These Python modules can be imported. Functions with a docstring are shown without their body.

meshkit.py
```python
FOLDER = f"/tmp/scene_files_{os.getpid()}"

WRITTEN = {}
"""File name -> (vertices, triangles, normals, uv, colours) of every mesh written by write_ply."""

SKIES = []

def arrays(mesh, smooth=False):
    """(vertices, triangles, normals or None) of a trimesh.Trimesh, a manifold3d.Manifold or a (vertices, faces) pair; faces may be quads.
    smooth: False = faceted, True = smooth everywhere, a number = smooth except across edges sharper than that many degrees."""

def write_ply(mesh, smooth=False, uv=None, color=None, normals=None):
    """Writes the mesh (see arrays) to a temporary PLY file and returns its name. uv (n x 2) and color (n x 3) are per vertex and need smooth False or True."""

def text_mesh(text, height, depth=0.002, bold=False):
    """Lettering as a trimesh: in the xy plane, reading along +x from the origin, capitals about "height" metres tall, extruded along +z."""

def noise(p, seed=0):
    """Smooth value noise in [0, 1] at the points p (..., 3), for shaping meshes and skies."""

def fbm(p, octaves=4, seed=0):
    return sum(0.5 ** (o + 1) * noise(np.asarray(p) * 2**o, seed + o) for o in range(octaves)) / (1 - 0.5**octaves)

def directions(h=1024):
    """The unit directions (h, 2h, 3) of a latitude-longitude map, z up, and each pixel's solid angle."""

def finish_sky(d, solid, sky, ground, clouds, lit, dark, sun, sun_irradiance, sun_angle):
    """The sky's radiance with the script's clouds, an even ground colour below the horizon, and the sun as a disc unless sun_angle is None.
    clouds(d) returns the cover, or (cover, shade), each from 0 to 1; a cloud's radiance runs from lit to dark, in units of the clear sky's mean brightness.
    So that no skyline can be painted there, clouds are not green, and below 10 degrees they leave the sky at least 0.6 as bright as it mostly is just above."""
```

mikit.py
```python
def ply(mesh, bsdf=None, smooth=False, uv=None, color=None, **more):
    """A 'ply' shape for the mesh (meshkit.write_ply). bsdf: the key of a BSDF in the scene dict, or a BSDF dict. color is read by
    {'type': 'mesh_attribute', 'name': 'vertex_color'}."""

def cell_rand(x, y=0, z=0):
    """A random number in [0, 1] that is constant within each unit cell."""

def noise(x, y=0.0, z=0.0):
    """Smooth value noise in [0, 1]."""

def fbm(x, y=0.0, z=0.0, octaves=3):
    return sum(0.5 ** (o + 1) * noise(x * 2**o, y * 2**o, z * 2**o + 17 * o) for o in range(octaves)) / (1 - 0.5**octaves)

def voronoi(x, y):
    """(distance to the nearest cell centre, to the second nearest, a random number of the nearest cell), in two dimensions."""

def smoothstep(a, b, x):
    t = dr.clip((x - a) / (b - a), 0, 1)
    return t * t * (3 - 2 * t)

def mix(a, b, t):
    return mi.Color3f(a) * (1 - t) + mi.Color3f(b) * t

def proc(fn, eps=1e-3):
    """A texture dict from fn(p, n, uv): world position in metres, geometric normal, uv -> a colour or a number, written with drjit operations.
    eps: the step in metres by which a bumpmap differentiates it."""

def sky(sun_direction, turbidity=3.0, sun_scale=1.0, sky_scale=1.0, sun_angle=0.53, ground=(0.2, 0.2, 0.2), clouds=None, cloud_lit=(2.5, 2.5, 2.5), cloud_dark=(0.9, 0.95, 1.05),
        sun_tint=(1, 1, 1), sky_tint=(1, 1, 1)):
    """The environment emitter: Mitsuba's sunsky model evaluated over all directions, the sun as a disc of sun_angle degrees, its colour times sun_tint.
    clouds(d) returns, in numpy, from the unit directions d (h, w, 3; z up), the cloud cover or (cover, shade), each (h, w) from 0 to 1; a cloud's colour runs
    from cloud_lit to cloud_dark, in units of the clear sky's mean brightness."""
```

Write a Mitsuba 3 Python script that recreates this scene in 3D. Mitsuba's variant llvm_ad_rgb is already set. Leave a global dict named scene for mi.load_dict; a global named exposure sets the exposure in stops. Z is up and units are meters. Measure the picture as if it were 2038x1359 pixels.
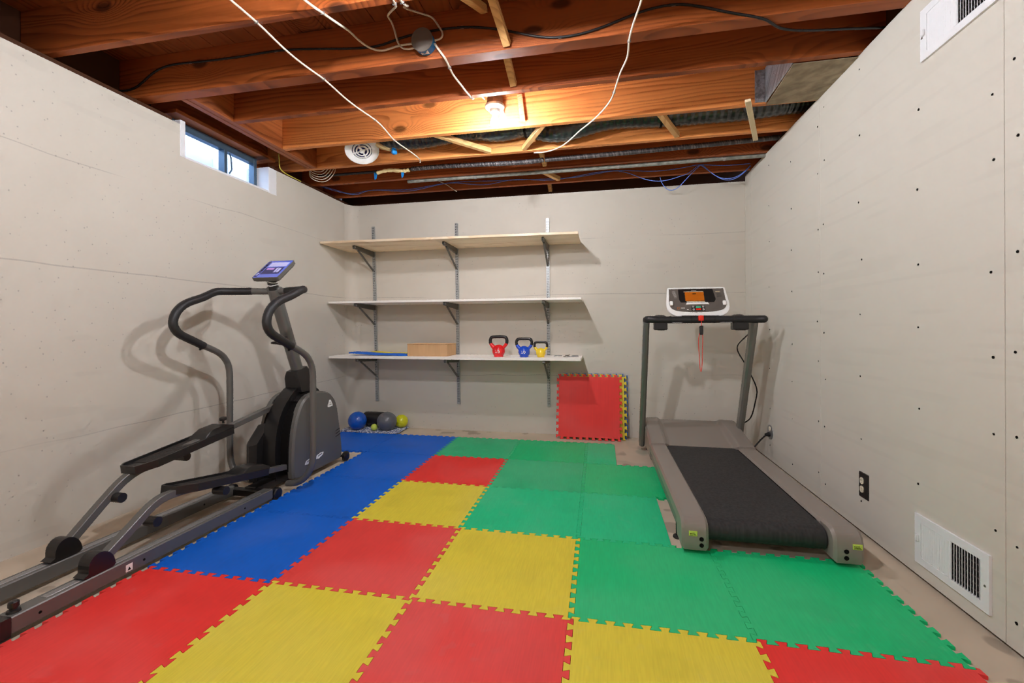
import math, random
import numpy as np, trimesh, mitsuba as mi, drjit as dr
from scipy.interpolate import CubicSpline
from shapely.geometry import Polygon, box as sbox, Point
from shapely import affinity
import mikit, meshkit

T = mi.ScalarTransform4f
rng = np.random.default_rng(7)
scene, labels = {}, {}

# ------------------------------------------------------------ camera, light, exposure
CAM = (0.0, 0.0, 1.042)
YAW, ROLL = 0.199, -0.0035
fwd = np.array([-math.sin(YAW), math.cos(YAW), 0.0])
rgt = np.array([math.cos(YAW), math.sin(YAW), 0.0])
upv = np.array([0, 0, 1.0]) * math.cos(ROLL) - rgt * math.sin(ROLL)
scene['camera'] = {'type': 'perspective', 'fov': math.degrees(2 * math.atan(1019 / 875.25)), 'fov_axis': 'x',
                   'near_clip': 0.01, 'far_clip': 100.0, 'principal_point_offset_y': 26.7 / 1359,
                   'to_world': T().look_at(origin=list(CAM), target=list(np.array(CAM) + fwd), up=list(upv))}
exposure = 0.07
scene['sky'] = mikit.sky((-0.5, -0.4, 0.75), turbidity=3.0, sun_scale=0.0, sky_scale=48.0, sun_angle=None, ground=(0.3, 0.3, 0.3), sky_tint=(0.95, 1.0, 1.05))
BULB = 1850.0                      # radiance of each bare bulb
BULB_TINT = (1.0, 1.025, 1.09)
LAMPS = [(-0.655, 2.72, 0.54), (-0.66, 1.20, 0.95), (-0.66, -0.72, 0.70)]   # x, y, relative power; the last is an unseen bulb added as fill

# ------------------------------------------------------------ room numbers
XL, XR, YB, YF = -2.645, 1.282, 4.309, -1.7
ZW, ZJ, ZS = 2.36, 2.41, 2.645      # wall top, joist underside, subfloor underside

# ------------------------------------------------------------ helpers
def lin(r, g, b):
    c = np.array([r, g, b]) / 255.0
    return [float(x) for x in np.where(c <= 0.04045, c / 12.92, ((c + 0.055) / 1.055) ** 2.4)]

def cat(*ms):
    out = []
    for m in ms:
        out += list(m) if isinstance(m, (list, tuple)) else [m]
    return trimesh.util.concatenate(out)

def mm(x0, x1, y0, y1, z0, z1, bev=0.0):
    """box by its limits, chamfered by bev"""
    c = np.array([(x0 + x1) / 2, (y0 + y1) / 2, (z0 + z1) / 2]); s = np.array([x1 - x0, y1 - y0, z1 - z0])
    if bev <= 0:
        b = trimesh.creation.box(s)
    else:
        h = s / 2; bev = min(bev, *(h * 0.9)); P = []
        for sx in (-1, 1):
            for sy in (-1, 1):
                for sz in (-1, 1):
                    for k in range(3):
                        q = h - bev; q[k] = h[k]
                        P.append(q * [sx, sy, sz])
        b = trimesh.convex.convex_hull(np.array(P))
    b.apply_translation(c)
    return b

def rbox(x0, x1, y0, y1, z0, z1, r, n=3):
    """box with round edges (hull of corner spheres)"""
    r = min(r, (x1 - x0) / 2.01, (y1 - y0) / 2.01, (z1 - z0) / 2.01)
    s = trimesh.creation.uv_sphere(radius=r, count=[2 * n + 2, 4 * n])
    P = [s.vertices + [x, y, z] for x in (x0 + r, x1 - r) for y in (y0 + r, y1 - r) for z in (z0 + r, z1 - r)]
    return trimesh.convex.convex_hull(np.vstack(P))

def hull(pts):
    return trimesh.convex.convex_hull(np.array(pts, float))

def spline(pts, n=40, closed=False):
    P = np.array(pts, float)
    if closed: P = np.vstack([P, P[:1]])
    d = np.r_[0, np.cumsum(np.maximum(np.linalg.norm(np.diff(P, axis=0), axis=1), 1e-6) ** 0.6)]
    return CubicSpline(d, P, bc_type='periodic' if closed else 'natural')(np.linspace(0, d[-1], n))

def roundpath(pts, rad, n=6):
    """polyline with filleted corners (quadratic arcs)"""
    P = [np.array(p, float) for p in pts]; out = [P[0]]
    for a, b, c in zip(P, P[1:], P[2:]):
        u, v = a - b, c - b; lu, lv = np.linalg.norm(u), np.linalg.norm(v)
        r = min(rad, lu * 0.48, lv * 0.48)
        s, e = b + u / lu * r, b + v / lv * r
        for t in np.linspace(0, 1, n):
            out.append((1 - t) ** 2 * s + 2 * t * (1 - t) * b + t * t * e)
    out.append(P[-1])
    return np.array(out)

def sweep(path, section, closed=False, up=None, scale=None):
    """sweeps a 2-D section (k x 2) along the path, parallel transported; up fixes the second axis"""
    P = np.array(path, float); S = np.array(section, float); n, k = len(P), len(S)
    if closed: tan = np.roll(P, -1, 0) - np.roll(P, 1, 0)
    else: tan = np.gradient(P, axis=0)
    tan /= np.linalg.norm(tan, axis=1, keepdims=True) + 1e-12
    a = np.array([0, 0, 1.0]) if abs(tan[0][2]) < 0.9 else np.array([1.0, 0, 0])
    if up is not None: a = np.array(up, float)
    V = []
    nrm = a - tan[0] * (a @ tan[0]); nrm /= np.linalg.norm(nrm)
    for i in range(n):
        base = a if up is not None else nrm
        nrm = base - tan[i] * (base @ tan[i]); nrm /= np.linalg.norm(nrm)
        bi = np.cross(tan[i], nrm); sc = 1.0 if scale is None else scale[i]
        V.append(P[i] + sc * (S[:, :1] * bi + S[:, 1:] * nrm))
    V = np.vstack(V); F = []
    for i in range(n if closed else n - 1):
        j = (i + 1) % n
        for q in range(k):
            r = (q + 1) % k
            F += [[i * k + q, i * k + r, j * k + r], [i * k + q, j * k + r, j * k + q]]
    if not closed:
        V = np.vstack([V, P[:1], P[-1:]]); c0, c1 = n * k, n * k + 1
        for q in range(k):
            r = (q + 1) % k
            F += [[c0, r, q], [c1, (n - 1) * k + q, (n - 1) * k + r]]
    m = trimesh.Trimesh(V, np.array(F), process=False)
    if m.volume < 0: m.invert()
    return m

def ring(r, n=10, sy=1.0):
    t = np.arange(n) * 2 * math.pi / n
    return np.stack([r * np.cos(t), r * sy * np.sin(t)], 1)

def tube(path, r, n=10, closed=False, scale=None):
    return sweep(path, ring(r, n), closed, None, scale)

def lathe(prof, n=32):
    return trimesh.creation.revolve(np.array(prof, float), sections=n)

def align(m, z=(0, 0, 1), at=(0, 0, 0), x=None):
    z = np.array(z, float); z /= np.linalg.norm(z)
    x = np.array([1.0, 0, 0]) if x is None else np.array(x, float)
    if abs(x @ z) > 0.95: x = np.array([0, 1.0, 0])
    x = x - z * (x @ z); x /= np.linalg.norm(x); y = np.cross(z, x)
    M = np.eye(4); M[:3, 0], M[:3, 1], M[:3, 2], M[:3, 3] = x, y, z, at
    m = m.copy(); m.apply_transform(M)
    return m

def cyl(p0, p1, r, n=20):
    p0, p1 = np.array(p0, float), np.array(p1, float)
    return tube([p0, p1], r, n)

def extr(poly, h, z=(0, 0, 1), at=(0, 0, 0), x=None):
    gs = getattr(poly, 'geoms', [poly])
    return align(cat([trimesh.creation.extrude_polygon(g, h, engine='earcut') for g in gs]), z, at, x)

def yz(poly, x0, x1):
    """polygon drawn in (y, z), extruded from x0 to x1"""
    return extr(poly, x1 - x0, z=(1, 0, 0), at=(x0, 0, 0), x=(0, 1, 0))

def roty(m, ang, c): m.apply_transform(trimesh.transformations.rotation_matrix(ang, [0, 1, 0], c)); return m
def rotx(m, ang, c): m.apply_transform(trimesh.transformations.rotation_matrix(ang, [1, 0, 0], c)); return m
def rotz(m, ang, c): m.apply_transform(trimesh.transformations.rotation_matrix(ang, [0, 0, 1], c)); return m

def fresh(key):
    if key not in scene and key not in labels: return key
    i = 1
    while f'{key}_{i:03d}' in scene or f'{key}_{i:03d}' in labels: i += 1
    return f'{key}_{i:03d}'

def part(parent, name, mesh, mat, smooth=False, label=None, kind=None, **kw):
    key = fresh(f'{parent}__{name}')
    scene[key] = mikit.ply(mesh, mat, smooth, **kw) if not isinstance(mesh, dict) else mesh
    if label or kind:
        labels[key] = {k: v for k, v in (('label', label), ('kind', kind)) if v}
    return key

def thing(name, label, cat_, group=None, mesh=None, mat=None, smooth=False, kind=None):
    key = fresh(name)
    labels[key] = {'label': label, 'category': cat_}
    if group: labels[key]['group'] = group
    if kind: labels[key]['kind'] = kind
    if mesh is not None: scene[key] = mikit.ply(mesh, mat, smooth)
    return key

def struct(name, mesh=None, mat=None, smooth=False, label=None):
    labels[name] = {'kind': 'structure', **({'label': label} if label else {})}
    if mesh is not None: scene[name] = mikit.ply(mesh, mat, smooth)
    return name

# ------------------------------------------------------------ materials
def mat(name, rgb, rough=0.5, spec=0.5, metal=0.0, coat=0.0, **kw):
    c = {'type': 'rgb', 'value': rgb} if not isinstance(rgb, dict) else rgb
    d = {'type': 'principled', 'base_color': c, 'roughness': rough, 'specular': spec, 'metallic': metal}
    if coat: d.update(clearcoat=coat, clearcoat_gloss=0.9)
    d.update(kw)
    scene[name] = {'type': 'twosided', 'bsdf': d}
    return name

def bumped(name, rgb, fn, scale, rough=0.7, spec=0.3, eps=1e-3):
    c = {'type': 'rgb', 'value': rgb} if not isinstance(rgb, dict) else rgb
    inner = {'type': 'principled', 'base_color': c, 'roughness': rough, 'specular': spec}
    scene[name] = {'type': 'twosided', 'bsdf': {'type': 'bumpmap', 'arbitrary': mikit.proc(fn, eps), 'scale': scale, 'bsdf': inner}}
    return name

N, FB, SS, MX = mikit.noise, mikit.fbm, mikit.smoothstep, mikit.mix

def concrete_wall(p, n, uv):
    s = p.x * 0.9 + p.y * 1.1
    base = MX(lin(195, 188, 175), lin(203, 197, 185), FB(s * 2.0, p.z * 2.0, p.x * 0.7, 3))
    f, s2, w = mikit.voronoi(s * 34, p.z * 34)
    pit = (1 - SS(0.05, 0.16, f)) * SS(0.86, 0.97, w) * SS(0.50, 0.68, N(s * 1.7, p.z * 1.7, 3.0))
    z1 = 1.355 + 0.006 * N(s * 6, 1.0, 2.0) + 0.012 * N(s * 1.1, 5.0, 1.0)
    seam = (1 - SS(0.0015, 0.005, dr.abs(p.z - z1))) * 0.22 * SS(0.25, 0.55, N(s * 2.1, 9.0))
    z2 = 0.55 + 0.06 * (s - 3.0) * 0.3 + 0.01 * N(s * 5, 4.0, 2.0)
    seam2 = (1 - SS(0.001, 0.004, dr.abs(p.z - z2))) * 0.28 * SS(0.2, 0.5, N(s * 1.7, 2.0, 8.0))
    z3 = 1.90 + 0.014 * N(s * 4, 7.0, 2.0)
    seam3 = (1 - SS(0.001, 0.004, dr.abs(p.z - z3))) * 0.2 * SS(0.3, 0.55, N(s * 1.4, 6.0, 3.0))
    scuff = SS(0.70, 0.82, N(s * 5, p.z * 16, 11.0)) * SS(0.55, 0.8, N(s * 1.2, p.z * 1.2, 31.0)) * 0.04
    return base * (1 - dr.clip(0.36 * pit + seam + seam2 + seam3 + scuff, 0, 0.8))

def concrete_bump(p, n, uv):
    s = p.x * 0.9 + p.y * 1.1
    f, s2, w = mikit.voronoi(s * 34, p.z * 34)
    pit = (1 - SS(0.04, 0.18, f)) * SS(0.84, 0.95, w) * SS(0.4, 0.6, N(s * 1.7, p.z * 1.7, 3.0))
    return FB(s * 7, p.z * 7, 1.0, 3) + 0.25 * N(s * 60, p.z * 60) - 0.6 * pit

bumped('m_concrete', mikit.proc(concrete_wall), concrete_bump, 0.006, rough=0.75, spec=0.25)

def drywall(p, n, uv):
    s = p.x + p.y
    return MX(lin(197, 192, 180), lin(202, 197, 186), FB(s * 1.4, p.z * 1.4, 3.0, 3)) * (1 - 0.035 * SS(0.6, 0.9, N(s * 3, p.z * 40, 2.0)))
mat('m_drywall', mikit.proc(drywall), 0.6, 0.3)

def floor_col(p, n, uv):
    a = FB(p.x * 2.2, p.y * 2.2, 4.0, 4)
    st = SS(0.62, 0.78, FB(p.x * 3.5, p.y * 3.5, 9.0, 3))
    c = MX(lin(176, 160, 140), lin(204, 188, 166), a)
    green = SS(0.70, 0.8, N(p.x * 6, p.y * 6, 2.0)) * SS(3.4, 3.7, p.y) * SS(0.0, 0.2, p.x) * 0.5
    ring = SS(0.80, 0.90, N(p.x * 11, p.y * 11, 21.0)) * 0.3
    return MX(c * (1 - 0.13 * st - ring), lin(120, 136, 116), green)
bumped('m_floor', mikit.proc(floor_col), lambda p, n, uv: FB(p.x * 14, p.y * 14, 1.0, 3), 0.002, rough=0.6, spec=0.3)

def wood(light, dark, ax, freq=34.0, kn=1.0, red=0.35):
    def fn(p, n, uv):
        u, v, w = (p.x, p.z, p.y) if ax == 'x' else (p.y, p.z, p.x) if ax == 'y' else (p.z, p.x, p.y)
        f, s2, k = mikit.voronoi(u * 1.5 + dr.floor(w * 5.0) * 3.7, v * 3.2 + dr.floor(w * 5.0) * 1.3)
        knot = dr.exp(-dr.square(f * 5.0)) * SS(0.35, 0.45, k) * kn
        g = v * freq + 9.0 * N(u * 0.55, v * 3.5, w * 6.0) + 1.6 * N(u * 3, v * 22, w * 6) + 6.0 * knot
        t = g - dr.floor(g)
        line = SS(0.30, 0.90, t) * (1 - SS(0.90, 1.0, t)) * SS(0.15, 0.7, N(u * 0.8, v * 30, w * 9))
        fine = N(u * 5, v * 240, w * 40)
        c = MX(light, dark, dr.clip(0.52 * line + 0.20 * fine + red * SS(0.40, 0.75, FB(u * 0.9, v * 9, w * 5, 3)) - 0.08, 0, 1))
        core = (1 - SS(0.045, 0.10, f)) * SS(0.35, 0.45, k) * kn
        return c * (1 - 0.72 * core) * (0.9 + 0.2 * N(u * 0.8, v * 2.0, dr.floor(w * 5.0)))
    return mikit.proc(fn)
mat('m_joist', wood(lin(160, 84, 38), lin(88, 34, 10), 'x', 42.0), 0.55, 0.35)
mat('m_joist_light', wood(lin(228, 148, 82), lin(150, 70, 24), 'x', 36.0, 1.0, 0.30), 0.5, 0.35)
mat('m_header', wood(lin(174, 98, 48), lin(104, 46, 16), 'y'), 0.55, 0.35)
mat('m_plank', wood(lin(140, 74, 34), lin(84, 38, 14), 'y', 30.0), 0.6, 0.3)
mat('m_brace', wood(lin(222, 176, 116), lin(176, 116, 60), 'y', 60.0, 0.3, 0.15), 0.55, 0.35)
mat('m_pine', wood(lin(232, 214, 186), lin(200, 172, 134), 'x', 22.0, 0.2, 0.25), 0.5, 0.35)
mat('m_strip', lin(222, 204, 168), 0.6, 0.3)
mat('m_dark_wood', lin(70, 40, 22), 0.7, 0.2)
mat('m_dark', lin(16, 15, 14), 0.8, 0.1)

def foam(rgb, seed, fade=0.10):
    c = [float(v) for v in rgb]; pale = [v * (1 - fade) + fade * 0.75 for v in c]
    def fn(p, n, uv):
        a = FB(p.x * 3 + seed, p.y * 3, p.z * 3, 3)
        sc = SS(0.78, 0.9, N(p.x * 30 + p.y * 9 + seed, p.y * 30 - p.x * 9, seed * 1.0)) * SS(0.5, 0.75, N(p.x * 2, p.y * 2, seed + 3.0))
        gr = 0.96 + 0.08 * N(p.x * 300, p.y * 24, seed * 1.0)
        dirt = 1 - 0.05 * SS(0.6, 0.85, FB(p.x * 5, p.y * 5, seed + 7.0, 2))
        return MX(c, pale, dr.clip(0.75 * SS(0.35, 0.75, a) + 0.5 * sc, 0, 1)) * gr * dirt
    return fn
def foam_bump(p, n, uv):
    return 0.5 + 0.5 * dr.sin(p.x * 2200.0 / 3 + 2.0 * N(p.x * 30, p.y * 30)) * dr.sin(p.y * 1500.0 / 3)
for nm, c, sd, fd in (('red', lin(227, 50, 45), 1.0, 0.05), ('yellow', lin(216, 198, 58), 2.0, 0.04), ('blue', lin(2, 92, 196), 3.0, 0.03), ('green', lin(12, 184, 112), 4.0, 0.04), ('faded_green', lin(40, 178, 118), 5.0, 0.05), ('pale_green', lin(24, 188, 126), 6.0, 0.05), ('worn_red', lin(222, 62, 57), 7.0, 0.06)):
    bumped('m_foam_' + nm, mikit.proc(foam(c, sd, fd)), foam_bump, 0.0005, rough=0.55, spec=0.35, eps=5e-4)

mat('m_frame_grey', lin(96, 96, 93), 0.35, 0.5, 0.25)
mat('m_panel_grey', lin(94, 94, 90), 0.42, 0.5, 0.15)
mat('m_black', lin(26, 26, 27), 0.35, 0.5)
mat('m_black_gloss', lin(20, 20, 21), 0.32, 0.45, coat=0.15)
mat('m_foam_grip', lin(30, 31, 32), 0.5, 0.45)
mat('m_tread', lin(56, 54, 52), 0.6, 0.4)
mat('m_taupe', lin(134, 126, 118), 0.38, 0.5, 0.1)
mat('m_upright', lin(112, 112, 106), 0.3, 0.5, 0.4)
mat('m_belt', mikit.proc(lambda p, n, uv: MX(lin(38, 39, 40), lin(50, 50, 51), FB(p.x * 120, p.y * 120, 0.0, 2))), 0.6, 0.3)
mat('m_white', lin(232, 232, 228), 0.4, 0.5)
mat('m_white_paint', lin(220, 221, 222), 0.5, 0.4)
mat('m_con_face', lin(92, 86, 80), 0.45, 0.4)
mat('m_grey_mark', lin(150, 148, 145), 0.5, 0.3)
mat('m_screen_orange', lin(182, 94, 10), 0.3, 0.5, coat=0.4)
mat('m_blue_reflection', lin(92, 112, 214), 0.12, 0.6, coat=1.0)  # blue window reflection put into the console overlay colour
mat('m_navy', lin(34, 34, 100), 0.3, 0.5, coat=0.6)
mat('m_lilac', lin(196, 198, 246), 0.3, 0.5, coat=0.6)
mat('m_bright_blue', lin(60, 110, 235), 0.3, 0.5, coat=0.6)
mat('m_pink', lin(200, 150, 230), 0.3, 0.5)
mat('m_red', lin(226, 44, 24), 0.35, 0.5)
mat('m_kb_red', lin(222, 24, 30), 0.2, 0.6, coat=0.6)
mat('m_kb_blue', lin(14, 70, 190), 0.2, 0.6, coat=0.6)
mat('m_kb_yellow', lin(240, 206, 40), 0.25, 0.6, coat=0.6)
mat('m_green_btn', lin(70, 170, 130), 0.4, 0.5)
mat('m_lime_label', lin(196, 214, 90), 0.4, 0.4)
mat('m_steel', lin(170, 172, 174), 0.35, 0.5, 0.85)
def galv(p, n, uv):
    f, s2, w = mikit.voronoi(p.x * 90, p.y * 90 + p.z * 90)
    return MX(lin(138, 142, 146), lin(196, 200, 206), w)
mat('m_galv', mikit.proc(galv), 0.4, 0.5, 0.7)
def liner(p, n, uv):
    return MX(lin(120, 106, 86), lin(168, 154, 130), FB(p.x * 26 + p.y * 9, p.y * 26, 2.0, 3)) * (1 - 0.14 * SS(0.6, 0.8, N(p.x * 14, p.y * 22, 3.0)))
mat('m_liner', mikit.proc(liner), 0.7, 0.2)
mat('m_pipe_grey', mikit.proc(lambda p, n, uv: MX(lin(92, 98, 92), lin(168, 168, 158), FB(p.x * 40, p.z * 60, p.y * 60, 2))), 0.5, 0.4, 0.3)
mat('m_insul', mikit.proc(lambda p, n, uv: MX(lin(48, 46, 48), lin(96, 90, 88), SS(0.4, 0.9, N(p.x * 190 + p.z * 60, p.z * 30, 1.0)))), 0.45, 0.5)
mat('m_duct', mikit.proc(lambda p, n, uv: MX(lin(26, 30, 30), lin(64, 72, 70), SS(0.45, 0.9, N(p.x * 16, p.z * 60, p.y * 60)))), 0.26, 0.6, coat=0.5)
mat('m_cable_white', lin(216, 206, 186), 0.45, 0.4)
mat('m_cable_black', lin(20, 20, 22), 0.45, 0.4)
mat('m_cable_blue', lin(112, 142, 222), 0.4, 0.4)
mat('m_cable_yellow', lin(202, 186, 74), 0.4, 0.4)
mat('m_blue_plastic', lin(24, 116, 180), 0.4, 0.4)
mat('m_grey_metal', lin(120, 112, 104), 0.45, 0.5, 0.5)
mat('m_cardboard', mikit.proc(lambda p, n, uv: MX(lin(190, 152, 110), lin(204, 166, 124), FB(p.x * 60, p.z * 8, p.y * 60, 2))), 0.75, 0.2)
mat('m_ivory', lin(226, 218, 194), 0.4, 0.5)
mat('m_ball_blue', lin(12, 82, 176), 0.25, 0.6, coat=0.6)
mat('m_ball_grey', lin(92, 94, 98), 0.35, 0.5, coat=0.3)
mat('m_ball_lime', lin(206, 206, 24), 0.22, 0.6, coat=0.4)
mat('m_tennis', lin(204, 222, 96), 0.9, 0.1)
mat('m_rug', mikit.proc(lambda p, n, uv: MX(lin(70, 90, 130), lin(214, 214, 220), SS(0.35, 0.65, N(p.x * 120, p.y * 120, p.z * 120)))), 0.95, 0.05)
mat('m_window_steel', lin(74, 94, 110), 0.4, 0.5, 0.4)
mat('m_shelf_white', lin(236, 232, 224), 0.35, 0.5)
mat('m_standard', lin(160, 163, 162), 0.38, 0.5, 0.3)
mat('m_bracket', lin(92, 92, 88), 0.4, 0.5, 0.4)
mat('m_porcelain', lin(236, 234, 228), 0.25, 0.5)
mat('m_cream', lin(224, 205, 150), 0.7, 0.2)
scene['m_glass'] = {'type': 'thindielectric'}

# ============================================================ THE SETTING
struct('floor', mm(XL - 0.3, XR + 0.5, YF - 0.2, YB + 0.3, -0.1, 0.0), 'm_floor', label='bare stained concrete basement floor')
# left wall with the window opening
WY0, WY1, WZ0 = 2.36, 3.20, 2.155
pl = Polygon([(YF, 0), (YB - 0.12, 0), (YB - 0.12, ZW), (WY1, ZW), (WY1, WZ0), (WY0, WZ0), (WY0, ZW), (YF, ZW)])
struct('wall_left', yz(pl, XL - 0.22, XL), 'm_concrete', label='painted concrete foundation wall with a small high window')
arc = [(XL + 0.12 - 0.12 * math.cos(a), YB - 0.12 + 0.12 * math.sin(a)) for a in np.linspace(0, math.pi / 2, 14)]
pb = Polygon([(XL - 0.22, YB - 0.12)] + arc + [(XR + 0.4, YB), (XR + 0.4, YB + 0.22), (XL - 0.22, YB + 0.22)])
struct('wall_back', extr(pb, ZW), 'm_concrete', 25, label='painted concrete wall behind the shelves')
struct('wall_front', mm(XL - 0.22, XR + 0.4, YF - 0.2, YF, 0, ZS), 'm_drywall')
# right wall: studs' dark backing and drywall panels
struct('wall_right', mm(XR + 0.10, XR + 0.2, YF, YB, 0, ZS), 'm_dark_wood', label='painted drywall wall beside the treadmill')
for y0, y1, zt in ((YF, -0.729, 2.41), (-0.727, 0.489, 2.41), (0.491, 1.709, 2.41), (1.7115, 2.929, 2.413), (2.931, 4.148, 2.411), (4.149, YB - 0.002, 2.405)):
    part('wall_right', 'panel', mm(XR, XR + 0.013, y0, y1, 0.016, zt, 0.0012), 'm_drywall')
screw = {}
hole = lathe([(0, 0.0), (0.0052, 0.0004), (0.0055, 0.0014), (0, 0.0016)], 8)
def screw_at(y, z, r=1.0):
    m = hole.copy(); m.apply_scale([r, r, 1]); part('wall_right', 'screw_head', align(m, (-1, 0, 0), (XR, y, z)), 'm_dark')
for yy, z0 in ((1.672, .10), (1.752, .14), (2.10, .05), (2.515, .17), (2.88, .12), (2.955, .15), (3.325, .10), (3.735, .13)):
    z = z0
    while z < 2.38:
        if not (1.70 < yy < 2.12 and (z < 0.30 or z > 2.09) and 1.75 < yy): screw_at(yy + rng.normal(0, .006), z + rng.normal(0, .02), rng.uniform(.7, 1.05))
        z += rng.uniform(.24, .36)
# ceiling boards, rim joists, sill plates
struct('ceiling', label='underside of the wooden floor above')
y = YF - 0.2; k = 0
xs = np.arange(XL - 0.35, XR + 0.45, 0.142)
for x in xs:
    part('ceiling', 'plank', mm(x, x + 0.139, YF - 0.2, YB + 0.22, ZS, ZS + 0.02), 'm_plank')
part('ceiling', 'backing', mm(XL - 0.4, XR + 0.5, YF - 0.25, YB + 0.3, ZS + 0.02, ZS + 0.05), 'm_dark_wood')
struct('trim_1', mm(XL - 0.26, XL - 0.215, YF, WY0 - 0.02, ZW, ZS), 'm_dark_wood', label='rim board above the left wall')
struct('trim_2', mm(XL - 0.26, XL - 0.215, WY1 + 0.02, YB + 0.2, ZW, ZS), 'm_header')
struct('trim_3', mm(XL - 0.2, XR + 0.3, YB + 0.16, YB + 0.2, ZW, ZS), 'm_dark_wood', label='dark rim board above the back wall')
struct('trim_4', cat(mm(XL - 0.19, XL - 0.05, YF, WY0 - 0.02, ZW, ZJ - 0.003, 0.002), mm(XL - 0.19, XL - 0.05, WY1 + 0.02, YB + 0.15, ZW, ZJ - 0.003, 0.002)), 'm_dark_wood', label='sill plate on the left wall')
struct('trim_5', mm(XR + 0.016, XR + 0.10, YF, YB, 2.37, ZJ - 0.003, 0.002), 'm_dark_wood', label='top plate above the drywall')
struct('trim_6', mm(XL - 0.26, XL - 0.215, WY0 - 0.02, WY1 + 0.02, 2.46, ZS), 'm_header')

# ------------------------------------------------------------ ceiling joists
XH = -2.37        # face of the window header
J = [  # y0, y1, x0, label
    (1.680, 1.718, XL - 0.21, 'dark orange ceiling joist at the top edge of the photo, nearest one over the mats'),
    (2.112, 2.187, XL - 0.21, 'thick doubled ceiling joist that carries the round blue junction box'),
    (2.483, 2.522, XH, 'shaded ceiling joist just before the bare bulb, its face dark brown'),
    (2.937, 2.975, XH, 'bright orange ceiling joist with big knots right behind the bare bulb'),
    (3.352, 3.392, XL - 0.21, 'ceiling joist on the far side of the black flexible duct'),
    (3.746, 3.786, XL - 0.21, 'ceiling joist between the black wrapped pipe and the grey pipe'),
    (4.138, 4.178, XL - 0.21, 'last ceiling joist before the back wall, with blue cables stapled along it'),
]
for y0, y1, x0, lab in J:
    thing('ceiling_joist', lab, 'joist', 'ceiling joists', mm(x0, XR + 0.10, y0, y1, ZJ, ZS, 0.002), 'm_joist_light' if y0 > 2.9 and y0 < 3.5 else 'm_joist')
for y0 in (1.27, 0.86, 0.45, 0.04, -0.37, -0.78, -1.19, -1.6):
    thing('ceiling_joist', 'ceiling joist nearer the camera than the photo shows', 'joist', 'joists outside the photo', mm(XL - 0.21, XR + 0.10, y0, y0 + 0.038, ZJ, ZS, 0.002), 'm_joist')
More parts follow.
